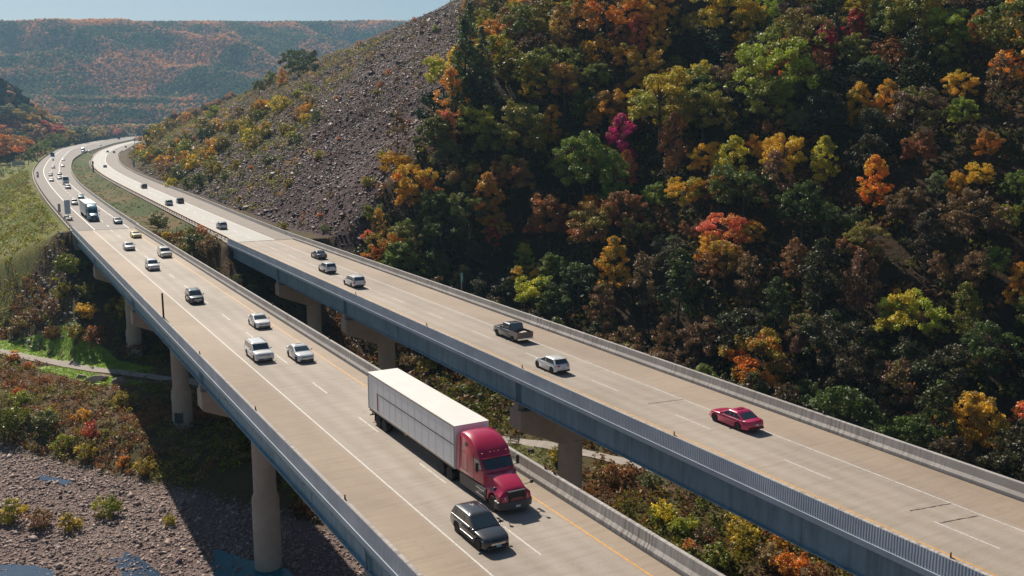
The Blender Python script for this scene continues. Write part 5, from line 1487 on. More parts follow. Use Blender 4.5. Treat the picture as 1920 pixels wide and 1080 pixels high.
brush('scree_brush', x, y, ['grey green', 'brown', 'rust brown', 'olive green', 'tan'], [.22, .32, .22, .14, .10], .5, 1.25, 26, .28, zone=30, seed=5)

# ------------------------------------------------------------------ shrubs that stand out
SHR = [  # px, py of the middle, width px, colour, where
 (160,585,48,'yellow','beside the shaded underside of the left bridge'),(178,630,50,'rust brown','at the edge of the bridge shadow above the lawn'),(140,620,40,'olive green','above the lawn left of the bridge shadow'),(165,545,44,'green','on the slope under the left bridge'),(130,500,50,'green','on the slope under the left bridge'),(118,545,44,'olive green','on the slope under the left bridge'),(100,580,46,'tan','on the slope under the left bridge'),(150,500,40,'dark green','on the slope under the left bridge'),(70,600,44,'brown','above the lawn left of the bridge shadow'),(30,615,44,'tan','above the lawn left of the bridge shadow'),(100,625,36,'rust brown','above the lawn left of the bridge shadow'),
 (40,745,44,'yellow green','left of the stony river bed'),(20,790,70,'green','left of the stony river bed'),(85,790,60,'grey green','left of the stony river bed'),(90,775,40,'yellow green','left of the stony river bed'),(120,830,44,'yellow green','at the edge of the stony river bed'),(160,845,48,'olive green','at the edge of the stony river bed'),(270,870,44,'olive green','at the edge of the stony river bed'),(232,860,30,'orange','at the edge of the stony river bed'),(172,805,40,'red','on the bank above the stony river bed'),(155,775,36,'golden','on the bank above the stony river bed'),(235,745,50,'olive green','on the bank beside the bridge shadow'),
 (198,950,58,'yellow green','alone on the stony river bed'),(315,968,32,'olive green','on the stony river bed beside the bridge shadow'),(20,960,60,'olive green','on the stony river bed'),(75,970,60,'tan','on the stony river bed'),(130,975,50,'olive green','on the stony river bed'),(46,944,22,'yellow','on the stony river bed'),
 (25,668,30,'orange','beside the path'),(52,680,20,'salmon red','beside the path'),(35,730,24,'red','below the path'),
 (205,540,54,'dark green','in the shade before the far column'),(222,585,56,'olive green','in the shade before the far column'),(240,625,54,'dark green','in the shade before the far column'),(252,655,46,'brown','in the shade before the far column'),(312,437,20,'yellow','between the two roads'),(300,415,40,'grey green','between the two roads'),(378,430,26,'orange','between the two roads'),(395,465,50,'tan','between the two roads'),(365,455,50,'dark green','between the two roads'),(345,470,40,'olive green','between the two roads'),(470,535,20,'yellow green','between the two bridges'),(445,520,24,'grey green','between the two bridges'),
 (800,690,60,'olive green','under the right bridge'),(832,712,28,'yellow green','under the right bridge'),(770,680,50,'tan','under the right bridge'),(850,690,50,'crimson','under the right bridge'),
 (1050,850,50,'olive green','beside the round column of the right bridge'),(1025,880,40,'rust brown','behind the barrier of the left bridge'),(1155,890,80,'rust brown','below the right bridge'),(1225,900,60,'grey green','below the right bridge'),(1240,960,70,'yellow','below the right bridge'),(1280,985,70,'yellow green','below the right bridge'),(1290,1015,36,'salmon red','below the right bridge'),(1330,1000,60,'brown','below the right bridge'),(1385,980,80,'olive green','below the right bridge'),(1400,1010,80,'olive green','below the right bridge'),(1440,1040,70,'tan','below the right bridge'),(1350,1040,70,'green','below the right bridge'),(1480,1055,80,'orange','below the right bridge'),(1460,1010,60,'golden','below the right bridge'),(1530,1070,60,'rust brown','below the right bridge'),(1270,1040,60,'olive green','below the right bridge'),
 (728,134,16,'orange','on the bare stony slope'),(711,157,14,'orange','on the bare stony slope'),(706,170,14,'yellow green','on the bare stony slope'),(632,182,14,'orange','on the bare stony slope'),(600,400,14,'salmon red','on the stony slope just above the road'),(777,36,12,'orange','on the stony slope'),(673,82,16,'orange','on the stony slope'),(635,256,10,'salmon red','on the bare stony slope'),(815,52,18,'yellow green','on the stony slope'),
 (582,165,24,'yellow green','on the stony slope'),(560,178,30,'yellow green','on the stony slope'),(525,200,46,'yellow','on the stony slope'),(497,235,22,'golden','on the stony slope'),(490,200,36,'golden','on the stony slope'),(475,205,30,'olive green','on the stony slope'),(400,213,32,'yellow green','on the lower slope above the road'),(470,312,14,'orange','on the lower stony slope'),(600,290,26,'olive green','on the stony slope'),(540,340,26,'olive green','on the stony slope'),(690,340,36,'olive green','on the stony slope'),(720,290,30,'olive green','on the stony slope'),
 (350,255,22,'orange','on the slope above the bend'),(338,268,24,'golden','on the slope above the bend'),(325,275,18,'salmon red','on the slope above the bend'),(360,262,18,'orange','on the slope above the bend'),(312,282,14,'orange','on the slope above the bend'),(285,298,14,'salmon red','on the slope above the bend'),(262,262,16,'orange','on the slope above the bend'),
 (360,310,40,'yellow','on the slope above the bend'),(345,300,34,'golden','on the slope above the bend'),(320,240,40,'olive green','on the slope above the bend'),(300,255,40,'olive green','on the slope above the bend'),(280,270,34,'olive green','on the slope above the bend'),(285,250,26,'golden','on the slope above the bend'),(265,285,30,'brown','on the slope above the bend'),(300,310,34,'grey green','on the slope above the bend'),(335,330,40,'grey green','on the slope above the road'),(380,340,40,'dark green','on the slope above the road'),(355,345,34,'green','on the slope above the road'),(300,290,30,'green','on the slope above the bend'),(385,290,34,'olive green','on the slope above the bend'),(420,270,36,'olive green','on the slope above the bend'),(440,240,40,'olive green','on the slope above the bend'),(410,240,34,'golden','on the slope above the bend'),(450,215,34,'tan','on the slope above the bend'),(380,235,34,'olive green','on the slope above the bend'),(350,225,30,'golden','on the slope above the bend'),(370,215,26,'tan','on the slope above the bend'),
 (470,275,30,'olive green','on the lower stony slope'),(500,300,30,'grey green','on the lower stony slope'),(440,310,30,'olive green','on the lower stony slope'),(560,260,24,'grey green','on the lower stony slope'),(420,330,26,'green','on the slope above the road'),(530,420,24,'olive green','on the stony slope just above the road'),(610,425,22,'grey green','on the stony slope just above the road'),
 (695,468,28,'bright green','behind the far barrier of the right bridge'),(715,487,26,'yellow','behind the far barrier of the right bridge'),(740,490,30,'tan','behind the far barrier of the right bridge'),(830,485,36,'grey green','behind the far barrier of the right bridge'),
]
r_ = random.Random(21)
for k in range(46):                                                     # thicker scrub on the lower slope above the bend
    px = r_.uniform(265, 600); top = 262-(px-265)*.34; py = top+26+r_.random()**1.3*(88-.08*(px-265))
    SHR.append((px, py, r_.uniform(24, 42), r_.choice(['olive green', 'olive green', 'yellow green', 'golden', 'grey green', 'green', 'yellow', 'tan']), 'in the scrub above the bend'))
items = []
for px, py, wpx, cn, where in SHR:
    x, y = on_ground(px, py+wpx*.12, .9); d = math.hypot(x, y); w_ = wpx*d/F
    z = float(tz(x, y))-.1; ht = w_/4.4*3.3
    r = plant('shrub', x, y, z, ht, (*(np.array(PAL[cn])*rng.uniform(.9, 1.1, 3)), SECOND.get(cn, [.3])[0]), 'shrub')
    items.append(dict(o=r, px=px, py=py, cn=cn, kw='shrub', where=where))
g = {}
for it in items: g.setdefault((it['cn'], it['where']), []).append(it)
for (cn, wh), l in g.items():
    l.sort(key=lambda i: i['px'])
    for i, it in enumerate(l):
        tag(it['o'], f'{cn} shrub {wh}'+('' if len(l) == 1 else f', {ordinal(i+1)} from left'), 'shrub', 'shrubs on the slopes and banks')

# ------------------------------------------------------------------ trees of the valley behind the bend
VAL = [(12,290,50,'orange','oak'),(35,283,46,'orange','oak'),(5,262,40,'salmon red','oak'),(22,250,44,'crimson','oak'),(40,255,36,'red','oak'),(60,262,44,'golden','oak'),(75,270,40,'rust brown','oak'),(98,250,50,'crimson','oak'),(112,262,46,'red','oak'),(85,252,40,'red','oak'),(65,240,30,'olive green','oak'),(30,232,40,'olive green','oak'),(8,225,44,'grey green','oak'),(50,222,36,'grey green','oak'),(58,215,18,'salmon red','oak'),(48,220,16,'orange','oak'),(80,228,30,'golden','oak'),(105,230,30,'salmon red','oak'),(90,215,36,'brown','oak'),(120,225,36,'olive green','oak'),
 (135,245,46,'dark green','oak'),(150,265,40,'dark green','oak'),(165,235,60,'olive green','oak'),(170,258,50,'olive green','oak'),(185,245,36,'golden','oak'),(200,240,44,'red','oak'),(207,252,34,'crimson','oak'),(222,253,24,'green','oak'),(232,235,40,'golden','oak'),(250,228,50,'golden','oak'),(262,240,40,'golden','oak'),(245,250,30,'rust brown','oak'),(275,225,40,'olive green','oak'),(285,218,30,'rust brown','oak'),(300,222,36,'olive green','oak'),(220,222,34,'tan','oak'),(210,232,30,'olive green','oak'),(320,215,34,'golden','oak'),(335,210,30,'golden','oak'),(300,212,24,'salmon red','oak'),
 (100,285,30,'green','oak'),(85,290,28,'yellow green','oak'),(110,275,28,'yellow green','oak'),(75,292,16,'orange','shrub'),(70,280,30,'green','oak'),(52,290,30,'dark green','oak'),(130,268,30,'olive green','oak'),(20,275,30,'dark green','oak'),(45,272,26,'dark green','oak'),(145,228,40,'brown','oak'),(185,222,30,'grey green','oak'),(160,215,30,'grey green','oak'),(120,210,30,'dark green','conifer'),(100,200,26,'blue green','conifer'),(70,205,26,'brown','oak'),
 (545,112,46,'dark green','oak'),(575,106,46,'dark green','oak'),(560,118,40,'dark green','oak'),(592,112,20,'dark green','oak'),(510,135,26,'yellow green','oak'),(500,142,22,'olive green','oak'),(528,135,16,'golden','tall'),(485,150,24,'green','oak'),(15,240,46,'rust brown','oak'),(95,238,44,'olive green','oak'),(55,240,40,'golden','oak'),(128,240,40,'rust brown','oak'),(178,228,46,'rust brown','oak'),(155,245,44,'golden','oak'),(190,258,40,'dark green','oak'),(215,245,44,'rust brown','oak'),(240,240,46,'orange','oak'),(270,232,44,'golden','oak'),(290,228,40,'olive green','oak'),(255,218,40,'golden','oak'),(232,222,36,'olive green','oak'),(28,268,44,'dark green','oak'),(65,255,40,'rust brown','oak'),(10,275,44,'rust brown','oak')]
items = []
for px, py, wpx, cn, kind in VAL:
    W0 = {'oak': 11.5, 'tall': 6.4, 'conifer': 6.8, 'shrub': 4.2}[kind]; H0 = {'oak': 13.5, 'tall': 15.5, 'conifer': 16., 'shrub': 3.2}[kind]
    x, y = on_ground(px, py, 7 if kind != 'shrub' else 1)
    if y > 1500 and px < 400: y = 1500; p_ = ray(px, py); x = p_[0]/p_[1]*y
    if px < 470:                              # keep clear of the roads: stand on the far side
        p_ = ray(px, py); k_ = y
        while k_ < 1900 and float(xL(k_))-7 < p_[0]/p_[1]*k_ < float(xR(k_))+6: k_ += 5
        if k_ != y: y = k_; x = p_[0]/p_[1]*y
    d = math.hypot(x, y); s = wpx*d/F/W0; ht = float(np.clip(H0*s, 3 if kind == 'shrub' else 6, 26)); sq = float(np.clip(s*H0/ht, .7, 1.6))
    z = float(tz(x, y))-(.26*ht if px > 470 else .12*ht)
    r = plant(kind, x, y, z, ht, (*(np.array(PAL[cn])*rng.uniform(.9, 1.1, 3)), SECOND.get(cn, [.3])[0]), 'shrub' if kind == 'shrub' else ('conifer_tree' if kind == 'conifer' else 'deciduous_tree'), squash=sq)
    items.append(dict(o=r, px=px, py=py, cn=cn, kw=KW[kind] if kind in ('conifer', 'shrub') else 'tree', w=px > 470))
for it in items: it['kw'] += ' on the crest of the stony hill' if it['w'] else ''
label_rows(items, [(175, ''), (232, 'in the back of the valley wood'), (262, 'in the middle of the valley wood'), (9999, 'in the front of the valley wood')],
           lambda cn, kw, b_, t: f'{cn} {kw} {b_}, {t}'.replace(' ,', ','))
for it in items: tag(it['o'], it['label'], 'tree' if 'shrub' not in it['kw'] else 'shrub', 'trees of the valley wood' if not it['w'] else 'trees on the crest of the stony hill')
# thin saplings on the skyline
for i, (px, py, h_) in enumerate([(779,22,2.), (788,22,4.), (801,16,3.), (811,12,6.), (819,9,7.), (846,1,4.)]):
    x, y = on_ground(px, py+6, .2)
    r = plant('thin', x, y, float(tz(x, y))-.3, h_*1.6, PAL['grey green'], 'sapling', squash=.55)
    tag(r, f'thin sapling on the skyline of the stony slope, {ordinal(i+1)} from the left', 'tree', 'saplings on the skyline')

# ------------------------------------------------------------------ far woods: each a single object of many crowns
def blob_wood(name, P, S, C, tall=1.0):
    bm = bmesh.new(); bmesh.ops.create_icosphere(bm, subdivisions=1, radius=1)
    V0 = np.array([v.co[:] for v in bm.verts]); F0 = np.array([[v.index for v in f.verts] for f in bm.faces]); bm.free()
    n, nv = len(P), len(V0)
    V = np.repeat(V0[None], n, 0)*(1+rng.normal(0, .22, (n, nv, 1)))*np.array([1, 1, tall])
    V[..., 2] += .6*tall
    V = V*np.asarray(S)[:, None, None]+np.asarray(P)[:, None, :]
    Fc = (F0[None]+np.arange(n)[:, None, None]*nv).reshape(-1, 3)
    o = link(name, tris_mesh(name, V.reshape(-1, 3), Fc, M['farwood'], np.repeat(np.asarray(C), nv, axis=0))); tag(o, kind='stuff'); return o
def wood_cols(x, y, zone, seed):
    f = fnoise(x, y, zone, seed)+rng.normal(0, .085, len(x)); q = np.argsort(np.argsort(f))/len(f)
    pal = np.array([[.035, .055, .024], [.05, .065, .028], [.085, .075, .032], [.20, .105, .065], [.26, .13, .07], [.36, .16, .045]])
    cum = [.18, .36, .54, .74, .92, 1.01]
    return pal[np.searchsorted(cum, q)]*rng.uniform(.75, 1.25, (len(x), 1))
n = 90000
y = rng.uniform(2180, 3330, n); x = rng.uniform(-40, 1750, n)
px, py, dd = project(np.stack([x, y, tz(x, y)], -1).reshape(-1, 3))
keep = (px > -25) & (px < 830) & (py < 260) & ~((y > 2258) & (y < 2322) & (x > 165) & (x < 480))
x, y = x[keep], y[keep]; z = tz(x, y)
blob_wood('ridge_forest', np.stack([x, y, z], -1), rng.uniform(3.0, 5.6, len(x)), wood_cols(x, y, 110, 201)*np.array([1.8, 1.6, 1.5]), 1.3)
n = 15000
y = rng.uniform(860, 2260, n); x = rng.uniform(-60, 520, n)
px, py, dd = project(np.stack([x, y, tz(x, y)], -1))
keep = (px > -25) & (px < 440) & ((x < xL(y)-14) | (x > xR(y)+14) | (y > 1960)) & ((y > 1180) | (x > xR(y)+22) | (x < xL(y)-30))
x, y = x[keep], y[keep]; z = tz(x, y)
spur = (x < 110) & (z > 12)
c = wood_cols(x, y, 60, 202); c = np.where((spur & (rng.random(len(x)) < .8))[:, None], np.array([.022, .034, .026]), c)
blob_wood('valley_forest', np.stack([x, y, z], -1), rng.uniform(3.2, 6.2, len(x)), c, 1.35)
x, y = scatter(2600, -60, 330, 560, 1250, lambda x, y: ((x < xL(y)-9) | ((x > xR(y)+8) & (x < xR(y)+120))))
k = (x > xR(y)) & (rng.random(len(x)) < .5); x, y = x[~k], y[~k]
px, py, dd = project(np.stack([x, y, tz(x, y)], -1)); keep = (px > -30) & (px < 480) & ((y > 660) | (x > 70)); x, y = x[keep], y[keep]
brush('valley_brush', x, y, ['olive green', 'green', 'golden', 'dark green', 'rust brown', 'tan'], [.3, .18, .14, .18, .12, .08], 1.4, 3.2, 26, .42, zone=40, seed=6)

# ------------------------------------------------------------------ small things
M['green_sign'] = plain('green_sign_sheet', (.0, .20, .14), .35)
M['blue_sign'] = plain('blue_sign_sheet', (.03, .10, .22), .35)
M['sign_back'] = plain('sign_back_alloy', (.32, .34, .36), .4, .3)
M['white_txt'] = plain('sign_white', (.75, .76, .75), .4)
def digits(mb, txt, x0, y, z1, h, w):
    SEG = {'5': 'afgcd', '2': 'abged', '1': 'bc', '4': 'fgbc', '8': 'abcdefg'}
    for k, ch in enumerate(txt):
        zt = z1-k*h*1.15; t = h*.13
        S_ = {'a': ((0, h), (w, h)), 'b': ((w, h), (w, h/2)), 'c': ((w, h/2), (w, 0)), 'd': ((0, 0), (w, 0)), 'e': ((0, h/2), (0, 0)), 'f': ((0, h), (0, h/2)), 'g': ((0, h/2), (w, h/2))}
        for s_ in SEG[ch]:
            (ax, az), (bx, bz) = S_[s_]
            mb.box((x0+min(ax, bx)-t/2, y-.006, zt-h+min(az, bz)-t/2), (x0+max(ax, bx)+t/2, y, zt-h+max(az, bz)+t/2))
def mile_marker(x, y, z, h, w_, ph, label, txt):
    r = empty('mile_marker', (x, y, z)); tag(r, label, 'sign', 'green mile markers beside the right road')
    m = MB(); m.box((-.04, .012, -.3), (.04, .06, h)); m.build('post', M['steel'], r)
    m = MB(); m.box((-w_/2, -.012, h-ph), (w_/2, .012, h)); p_ = m.build('panel', M['green_sign'], r)
    m = MB(); digits(m, txt, -w_*.22, -.014, h-.1, ph*.36, w_*.44); m.build('numerals', M['white_txt'], p_)
p = on_plane(887.5, 552); mile_marker(58.45, 118.5, .3, 3.15, .46, 1.4, 'green mile marker on a steel post behind the far barrier of the right bridge', '52')
mile_marker(float(xR(300))+.5, 300, 0, 2.6, .46, 1.3, 'small green mile marker at the foot of the dark stony slope', '52')
mile_marker(float(xR(528))+2.0, 528, 0, 5.2, .9, 3.4, 'green mile marker below the shrubs inside the bend', '52')
def blue_sign(px, py, w_, h_, label, zoff=1.4):
    p = on_plane(px, py); x, y = p[0], p[1]
    r = empty('road_sign', (x, y, -.1)); tag(r, label, 'sign')
    m = MB(); m.box((-.08, 0, -.6), (.08, .1, zoff+.3)); m.build('post', M['steel'], r)
    m = MB(); m.box((-w_/2, -.05, zoff), (w_/2, 0, zoff+h_)); m.build('panel', M['sign_back'] if 'back' in label else M['blue_sign'], r)
blue_sign(223.5, 263, 3.2, 4.2, 'small blue sign beside the road at the far end of the bend', 1.5)
blue_sign(99, 298, 2.6, 2.8, 'small blue sign on the outer side of the oncoming road at the bend', 1.5)
x, y = on_ground(35, 312, 0); r = empty('road_sign', (x, y, float(tz(x, y)))); tag(r, 'back of a wide grey sign standing in the grass left of the bend', 'sign')
k = math.hypot(x, y)/F
m = MB(); m.box((-9.5*k, -.06, 1.2*k), (9.5*k, .06, 8*k)); m.build('panel', M['sign_back'], r)
for s in (-1, 1): m = MB(); m.box((s*6*k-.12, -.2, -1), (s*6*k+.12, -.07, 7*k)); m.build('post', M['steel'], r)
m = MB(); m.tube([(52.4, 522.8, -.2), (52.4, 522.8, 1.4), (52.4, 522.8, 5.0)], [.35, .35, .3], 8); m.box((52.0, 522.5, 4.0), (52.8, 523.1, 5.3)); o = m.build('marker_post', M['rim_dark']); tag(o, 'black marker post on the inner shoulder of the pale road at the bend', 'post')
p = on_plane(255 if False else 252.5, 270); m = MB(); m.tube([(p[0], p[1], -.2), (p[0], p[1], 6)], .35, 8); m.box((p[0]-.9, p[1]-.2, 3.5), (p[0]+.9, p[1]+.2, 6.5)); o = m.build('marker_post', M['sign_back']); tag(o, 'pale roadside marker at the far end of the pale road', 'post')
m = MB(); m.box((-.11, -.015, 0), (.11, .015, 3.0)); m.box((-.015, -.09, 0), (.015, .09, 3.0)); m.box((-.16, -.13, -.02), (.16, .13, .03)); o = m.build('sign_post', M['weathered']); o.location = (18.44, 118.4, 1.08); tag(o, 'tall brown steel post standing on the left barrier of the left bridge', 'post')
# reflector brackets on the barrier tops
def delin(px, py, x, label, group, dark=True):
    d = ray(px, py); t = x/d[0]; P = EYE+d*t
    r = empty('delineator', (x, P[1], 1.08)); tag(r, label, 'reflector', group)
    m = MB(); m.box((-.05, -.02, 0), (.05, .02, .30)); m.box((-.05, -.22, 0), (.05, .02, .03)); m.build('bracket', M['rim_dark'] if dark else M['steel'], r)
    m = MB(); m.box((-.04, -.03, .17), (.04, -.021, .29)); m.build('reflector', M['amber'] if dark else M['white_txt'], r)
G1 = [(18.44, [(374,657),(479,766),(647,942)], 'left barrier of the left bridge', 'reflectors on the left barrier of the left bridge', True), (32.06, [(511,566),(617,631),(1022,880),(1039,891)], 'right barrier of the left bridge', 'reflectors on the right barrier of the left bridge', True),
      (44.14, [(667,549),(800,608),(979,690),(1264,817),(1782,1051)], 'near barrier of the right bridge', 'reflectors on the near barrier of the right bridge', True), (57.86, [(847,537),(1219,665),(1543,779)], 'far barrier of the right bridge', 'reflectors on the far barrier of the right bridge', False)]
for x, l, w_, gname, dk in G1:
    for i, (px, py) in enumerate(l): delin(px, py, x, f'upright reflector bracket on the {w_}, {ordinal(i+1)} from left', gname, dk)
# dark scuffs with braces on the far barrier are drain slots
for i, (px, py) in enumerate([(1216, 682), (1539, 797)]):
    pass
# message board trailer on the shoulder
p = on_plane(128, 411); r = empty('message_board', (p[0], p[1], 0.007), R(25)); tag(r, 'tall portable message board on a small trailer on the shoulder beside the blue-cab truck', 'sign')
m = MB(); m.box((-.75, -.12, 1.3), (.75, .12, 4.9)); m.build('cabinet', M['white_txt'], r)
m = MB(); m.box((-.60, -.135, 1.45), (.60, -.122, 4.7)); m.build('display', plain('board_face', (.50, .60, .70), .4), r)
m = MB(); m.tube([(0, 0, .5), (0, 0, 1.4)], .09, 8); m.build('mast', M['steel'], r)
m = MB(); m.box((-.8, -1.0, .42), (.8, 1.0, .55)); m.tube([(0, -1, .45), (0, -2.1, .4)], .05, 6); m.box((-.5, .3, .55), (.5, .9, .95)); m.build('trailer_frame', M['steel'], r)
for s in (-1, 1): add_wheel(r, s*.92, .1, .33, .18)
p = on_plane(115, 400); m = MB(); m.box((-.35, -.02, .3), (.35, .02, 2.6)); m.box((-.04, .02, -.1), (.04, .08, 2.6)); o = m.build('road_sign', M['sign_back']); o.location = (float(xL(p[1]))+.3, p[1], 0); tag(o, 'narrow grey panel on the guardrail left of the message board', 'sign')
# barrels on the shoulder of the bend
for i, (px, py) in enumerate([(71, 332.5), (70.5, 327), (100, 301.5)]):
    p = on_plane(px, py); m = MB(); m.lathe([(.55, 0), (.55, .12), (.48, .14), (.45, .9), (.40, 1.35), (.2, 1.42)], 12); m.mi = 1
    m.lathe([(.475, .35), (.465, .6)], 12); m.lathe([(.46, .85), (.43, 1.08)], 12)
    o = m.build('traffic_barrel', [M['rim_dark'], M['white_txt']], smooth=40); o.location = (p[0], p[1], .0); tag(o, ['dark traffic barrel with white bands on the outer shoulder, nearest of three', 'dark traffic barrel with white bands on the outer shoulder, middle of three', 'dark traffic barrel with white bands on the outer shoulder, farthest of three'][i], 'barrel', 'barrels on the outer shoulder')
# boulders by the path
M['boulder'] = plain('boulder_stone', (.27, .22, .18), .8, noise=.35, nscale=1.2)
def boulder(px, py, sx, sy, sz, label, seed, z=None):
    x, y = on_ground(px, py, 0); bm = bmesh.new(); bmesh.ops.create_icosphere(bm, subdivisions=3, radius=1)
    r_ = np.random.default_rng(seed)
    pl = r_.normal(size=(9, 3)); pl /= np.linalg.norm(pl, axis=1)[:, None]; dist = r_.uniform(.55, .85, 9)
    for v in bm.verts:
        c = np.array(v.co)
        for n_, d_ in zip(pl, dist):
            e = c@n_-d_
            if e > 0: c = c-n_*e
        v.co = (c[0]*sx, c[1]*sy, c[2]*sz)
    me = bpy.data.meshes.new('boulder'); bm.to_mesh(me); bm.free(); me.materials.append(M['boulder'])
    o = link('boulder', me); o.location = (x, y, float(tz(x, y))+sz*.35); o.rotation_euler = (0, 0, r_.random()*.5); tag(o, label, 'rock', 'boulders beside the path'); return o
boulder(179, 716, 2.6, 1.2, .85, 'long flat-topped boulder on the grass below the path', 5)
boulder(152, 710, .9, .8, .7, 'small dark boulder left of the long flat-topped boulder', 8)
boulder(225, 722, 1.5, 1.2, 1.2, 'dark boulder at the edge of the bridge shadow', 12)
# picnic bench and stump on the lit grass under the right bridge
x, y = on_ground(963, 833, 0); r = empty('park_bench', (x, y, float(tz(x, y))), R(-60)); tag(r, 'wooden bench on the grass beside the path under the right bridge', 'bench')
M['wood'] = plain('weathered_wood', (.13, .095, .07), .8, noise=.3)
m = MB()
for k in range(3): m.box((-.9, -.25+.17*k, .44), (.9, -.12+.17*k, .49))
m.build('seat', M['wood'], r)
m = MB()
for k in range(3): m.box((-.9, .28+.03*k, .58+.16*k), (.9, .32+.03*k, .70+.16*k))
m.build('backrest', M['wood'], r)
for s in (-1, 1): m = MB(); m.box((s*.7-.05, -.25, -.2), (s*.7+.05, -.15, .44)); m.box((s*.7-.05, .2, -.2), (s*.7+.05, .30, .95)); m.box((s*.7-.05, -.15, .36), (s*.7+.05, .2, .43)); m.build('leg', M['rim_dark'], r)
x, y = on_ground(995, 848, 0); m = MB(); m.lathe([(.62, -.3), (.5, .1), (.46, .48), (.42, .52), (.05, .5)], 14); o = m.build('tree_stump', M['bark'], smooth=45); o.location = (x, y, float(tz(x, y))); tag(o, 'low tree stump on the grass right of the wooden bench', 'stump')

# cyclist on the path
x, y = on_ground(172, 689, 0); zc = float(tz(x, y))+.11
b = empty('bicycle', (x, y, zc), R(-28+180)); tag(b, 'dark bicycle ridden along the gravel path', 'bicycle')
m = MB(); A_, B_, C_, D_ = (0, -.52, .34), (0, -.08, .30), (0, -.22, .80), (0, .40, .78)
for p_, q_ in ((A_, B_), (B_, C_), (A_, C_), (C_, D_), (B_, D_), (D_, (0, .55, .34)), (D_, (0, .38, .98))): m.tube([p_, q_], .02, 6)
m.build('frame', M['tail'], b)
for yy in (-.52, .55):
    m = MB(); m.tube([(0, yy+.33*math.cos(a), .34+.33*math.sin(a)) for a in np.linspace(0, 2*math.pi, 25)], .022, 6)
    for k in range(8): m.tube([(0, yy, .34), (0, yy+.32*math.cos(k*.785), .34+.32*math.sin(k*.785))], .004, 3)
    m.build('wheel', M['tyre'], b)
m = MB(); m.tube([(-.28, .30, 1.0), (-.2, .38, 1.0), (.2, .38, 1.0), (.28, .30, 1.0)], .016, 6); m.build('handlebar', M['trim'], b)
m = MB(); m.box((-.07, -.36, .90), (.07, -.10, .95)); m.tube([C_, (0, -.23, .92)], .016, 6); m.build('saddle', M['trim'], b)
m = MB(); m.tube([(-.16, .02, .22), (-.06, -.08, .30), (.06, -.08, .30), (.16, -.18, .38)], .015, 5); m.build('pedals', M['steel'], b)
def person_skin(parent_loc, rz):
    J = {'pelvis': (0, -.22, 1.0, .13), 'waist': (0, -.14, 1.17, .125), 'chest': (0, .0, 1.37, .15), 'neckb': (0, .07, 1.52, .07), 'neck': (0, .10, 1.59, .055), 'head': (0, .13, 1.70, .095), 'crown': (0, .12, 1.80, .08), 'nose': (0, .235, 1.69, .018)}
    E_ = [('pelvis', 'waist'), ('waist', 'chest'), ('chest', 'neckb'), ('neckb', 'neck'), ('neck', 'head'), ('head', 'crown'), ('head', 'nose')]
    for s, n_ in ((1, 'r'), (-1, 'l')):
        ft = .24 if s < 0 else .40; fy = .02 if s < 0 else -.18
        J.update({'hip'+n_: (s*.10, -.20, .97, .095), 'knee'+n_: (s*.13, .16 if s < 0 else .20, .64 if s < 0 else .78, .06), 'ank'+n_: (s*.14, fy-.04, ft+.06, .042), 'toe'+n_: (s*.15, fy+.15, ft, .038),
                  'sh'+n_: (s*.19, .06, 1.46, .062), 'elb'+n_: (s*.25, .16, 1.22, .044), 'wr'+n_: (s*.26, .30, 1.06, .030), 'palm'+n_: (s*.25, .345, 1.025, .034)})
        E_ += [('pelvis', 'hip'+n_), ('hip'+n_, 'knee'+n_), ('knee'+n_, 'ank'+n_), ('ank'+n_, 'toe'+n_), ('chest', 'sh'+n_), ('sh'+n_, 'elb'+n_), ('elb'+n_, 'wr'+n_), ('wr'+n_, 'palm'+n_)]
        for k in range(4):
            J[f'f{k}a'+n_] = (s*(.222+.019*k), .385-.004*k, 1.025, .0095); J[f'f{k}b'+n_] = (s*(.222+.019*k), .405, .995, .0085); J[f'f{k}c'+n_] = (s*(.222+.019*k), .385-.006*k, .972, .008)
            E_ += [('palm'+n_, f'f{k}a'+n_), (f'f{k}a'+n_, f'f{k}b'+n_), (f'f{k}b'+n_, f'f{k}c'+n_)]
        J['th1'+n_] = (s*.205, .335, 1.0, .011); J['th2'+n_] = (s*.20, .37, .98, .009); E_ += [('palm'+n_, 'th1'+n_), ('th1'+n_, 'th2'+n_)]
    keys = list(J); bm = bmesh.new(); lay = bm.verts.layers.skin.verify(); vs = {}
    for k in keys:
        v = bm.verts.new(J[k][:3]); v[lay].radius = (J[k][3],)*2; v[lay].use_root = (k == 'pelvis'); vs[k] = v
    for a, c in E_: bm.edges.new((vs[a], vs[c]))
    me = bpy.data.meshes.new('person'); bm.to_mesh(me); bm.free()
    m_, nt, bs, out = newmat('clothing')
    tc = N(nt, 'ShaderNodeTexCoord'); sp = N(nt, 'ShaderNodeSeparateXYZ'); nt.links.new(tc.outputs['Object'], sp.inputs[0])
    rp = ramp(nt, [(0, (.02, .02, .02)), (.17, (.02, .02, .022)), (.18, (.30, .17, .11)), (.36, (.30, .17, .11)), (.37, (.02, .022, .03)), (.56, (.02, .022, .03)), (.565, (.03, .06, .06)), (.845, (.03, .06, .06)), (.85, (.34, .2, .14)), (.93, (.34, .2, .14))])
    mr = N(nt, 'ShaderNodeMapRange'); mr.inputs[2].default_value = 1.8; nt.links.new(sp.outputs[2], mr.inputs[0]); nt.links.new(mr.outputs[0], rp.inputs[0]); nt.links.new(rp.outputs[0], bs.inputs['Base Color']); bs.inputs['Roughness'].default_value = .8
    rp.color_ramp.interpolation = 'CONSTANT'
    me.materials.append(m_)
    o = link('person', me); o.location = parent_loc; o.rotation_euler = (0, 0, rz)
    o.modifiers.new('skin', 'SKIN').use_smooth_shade = True; s = o.modifiers.new('sub', 'SUBSURF'); s.levels = 1; s.render_levels = 2
    return o
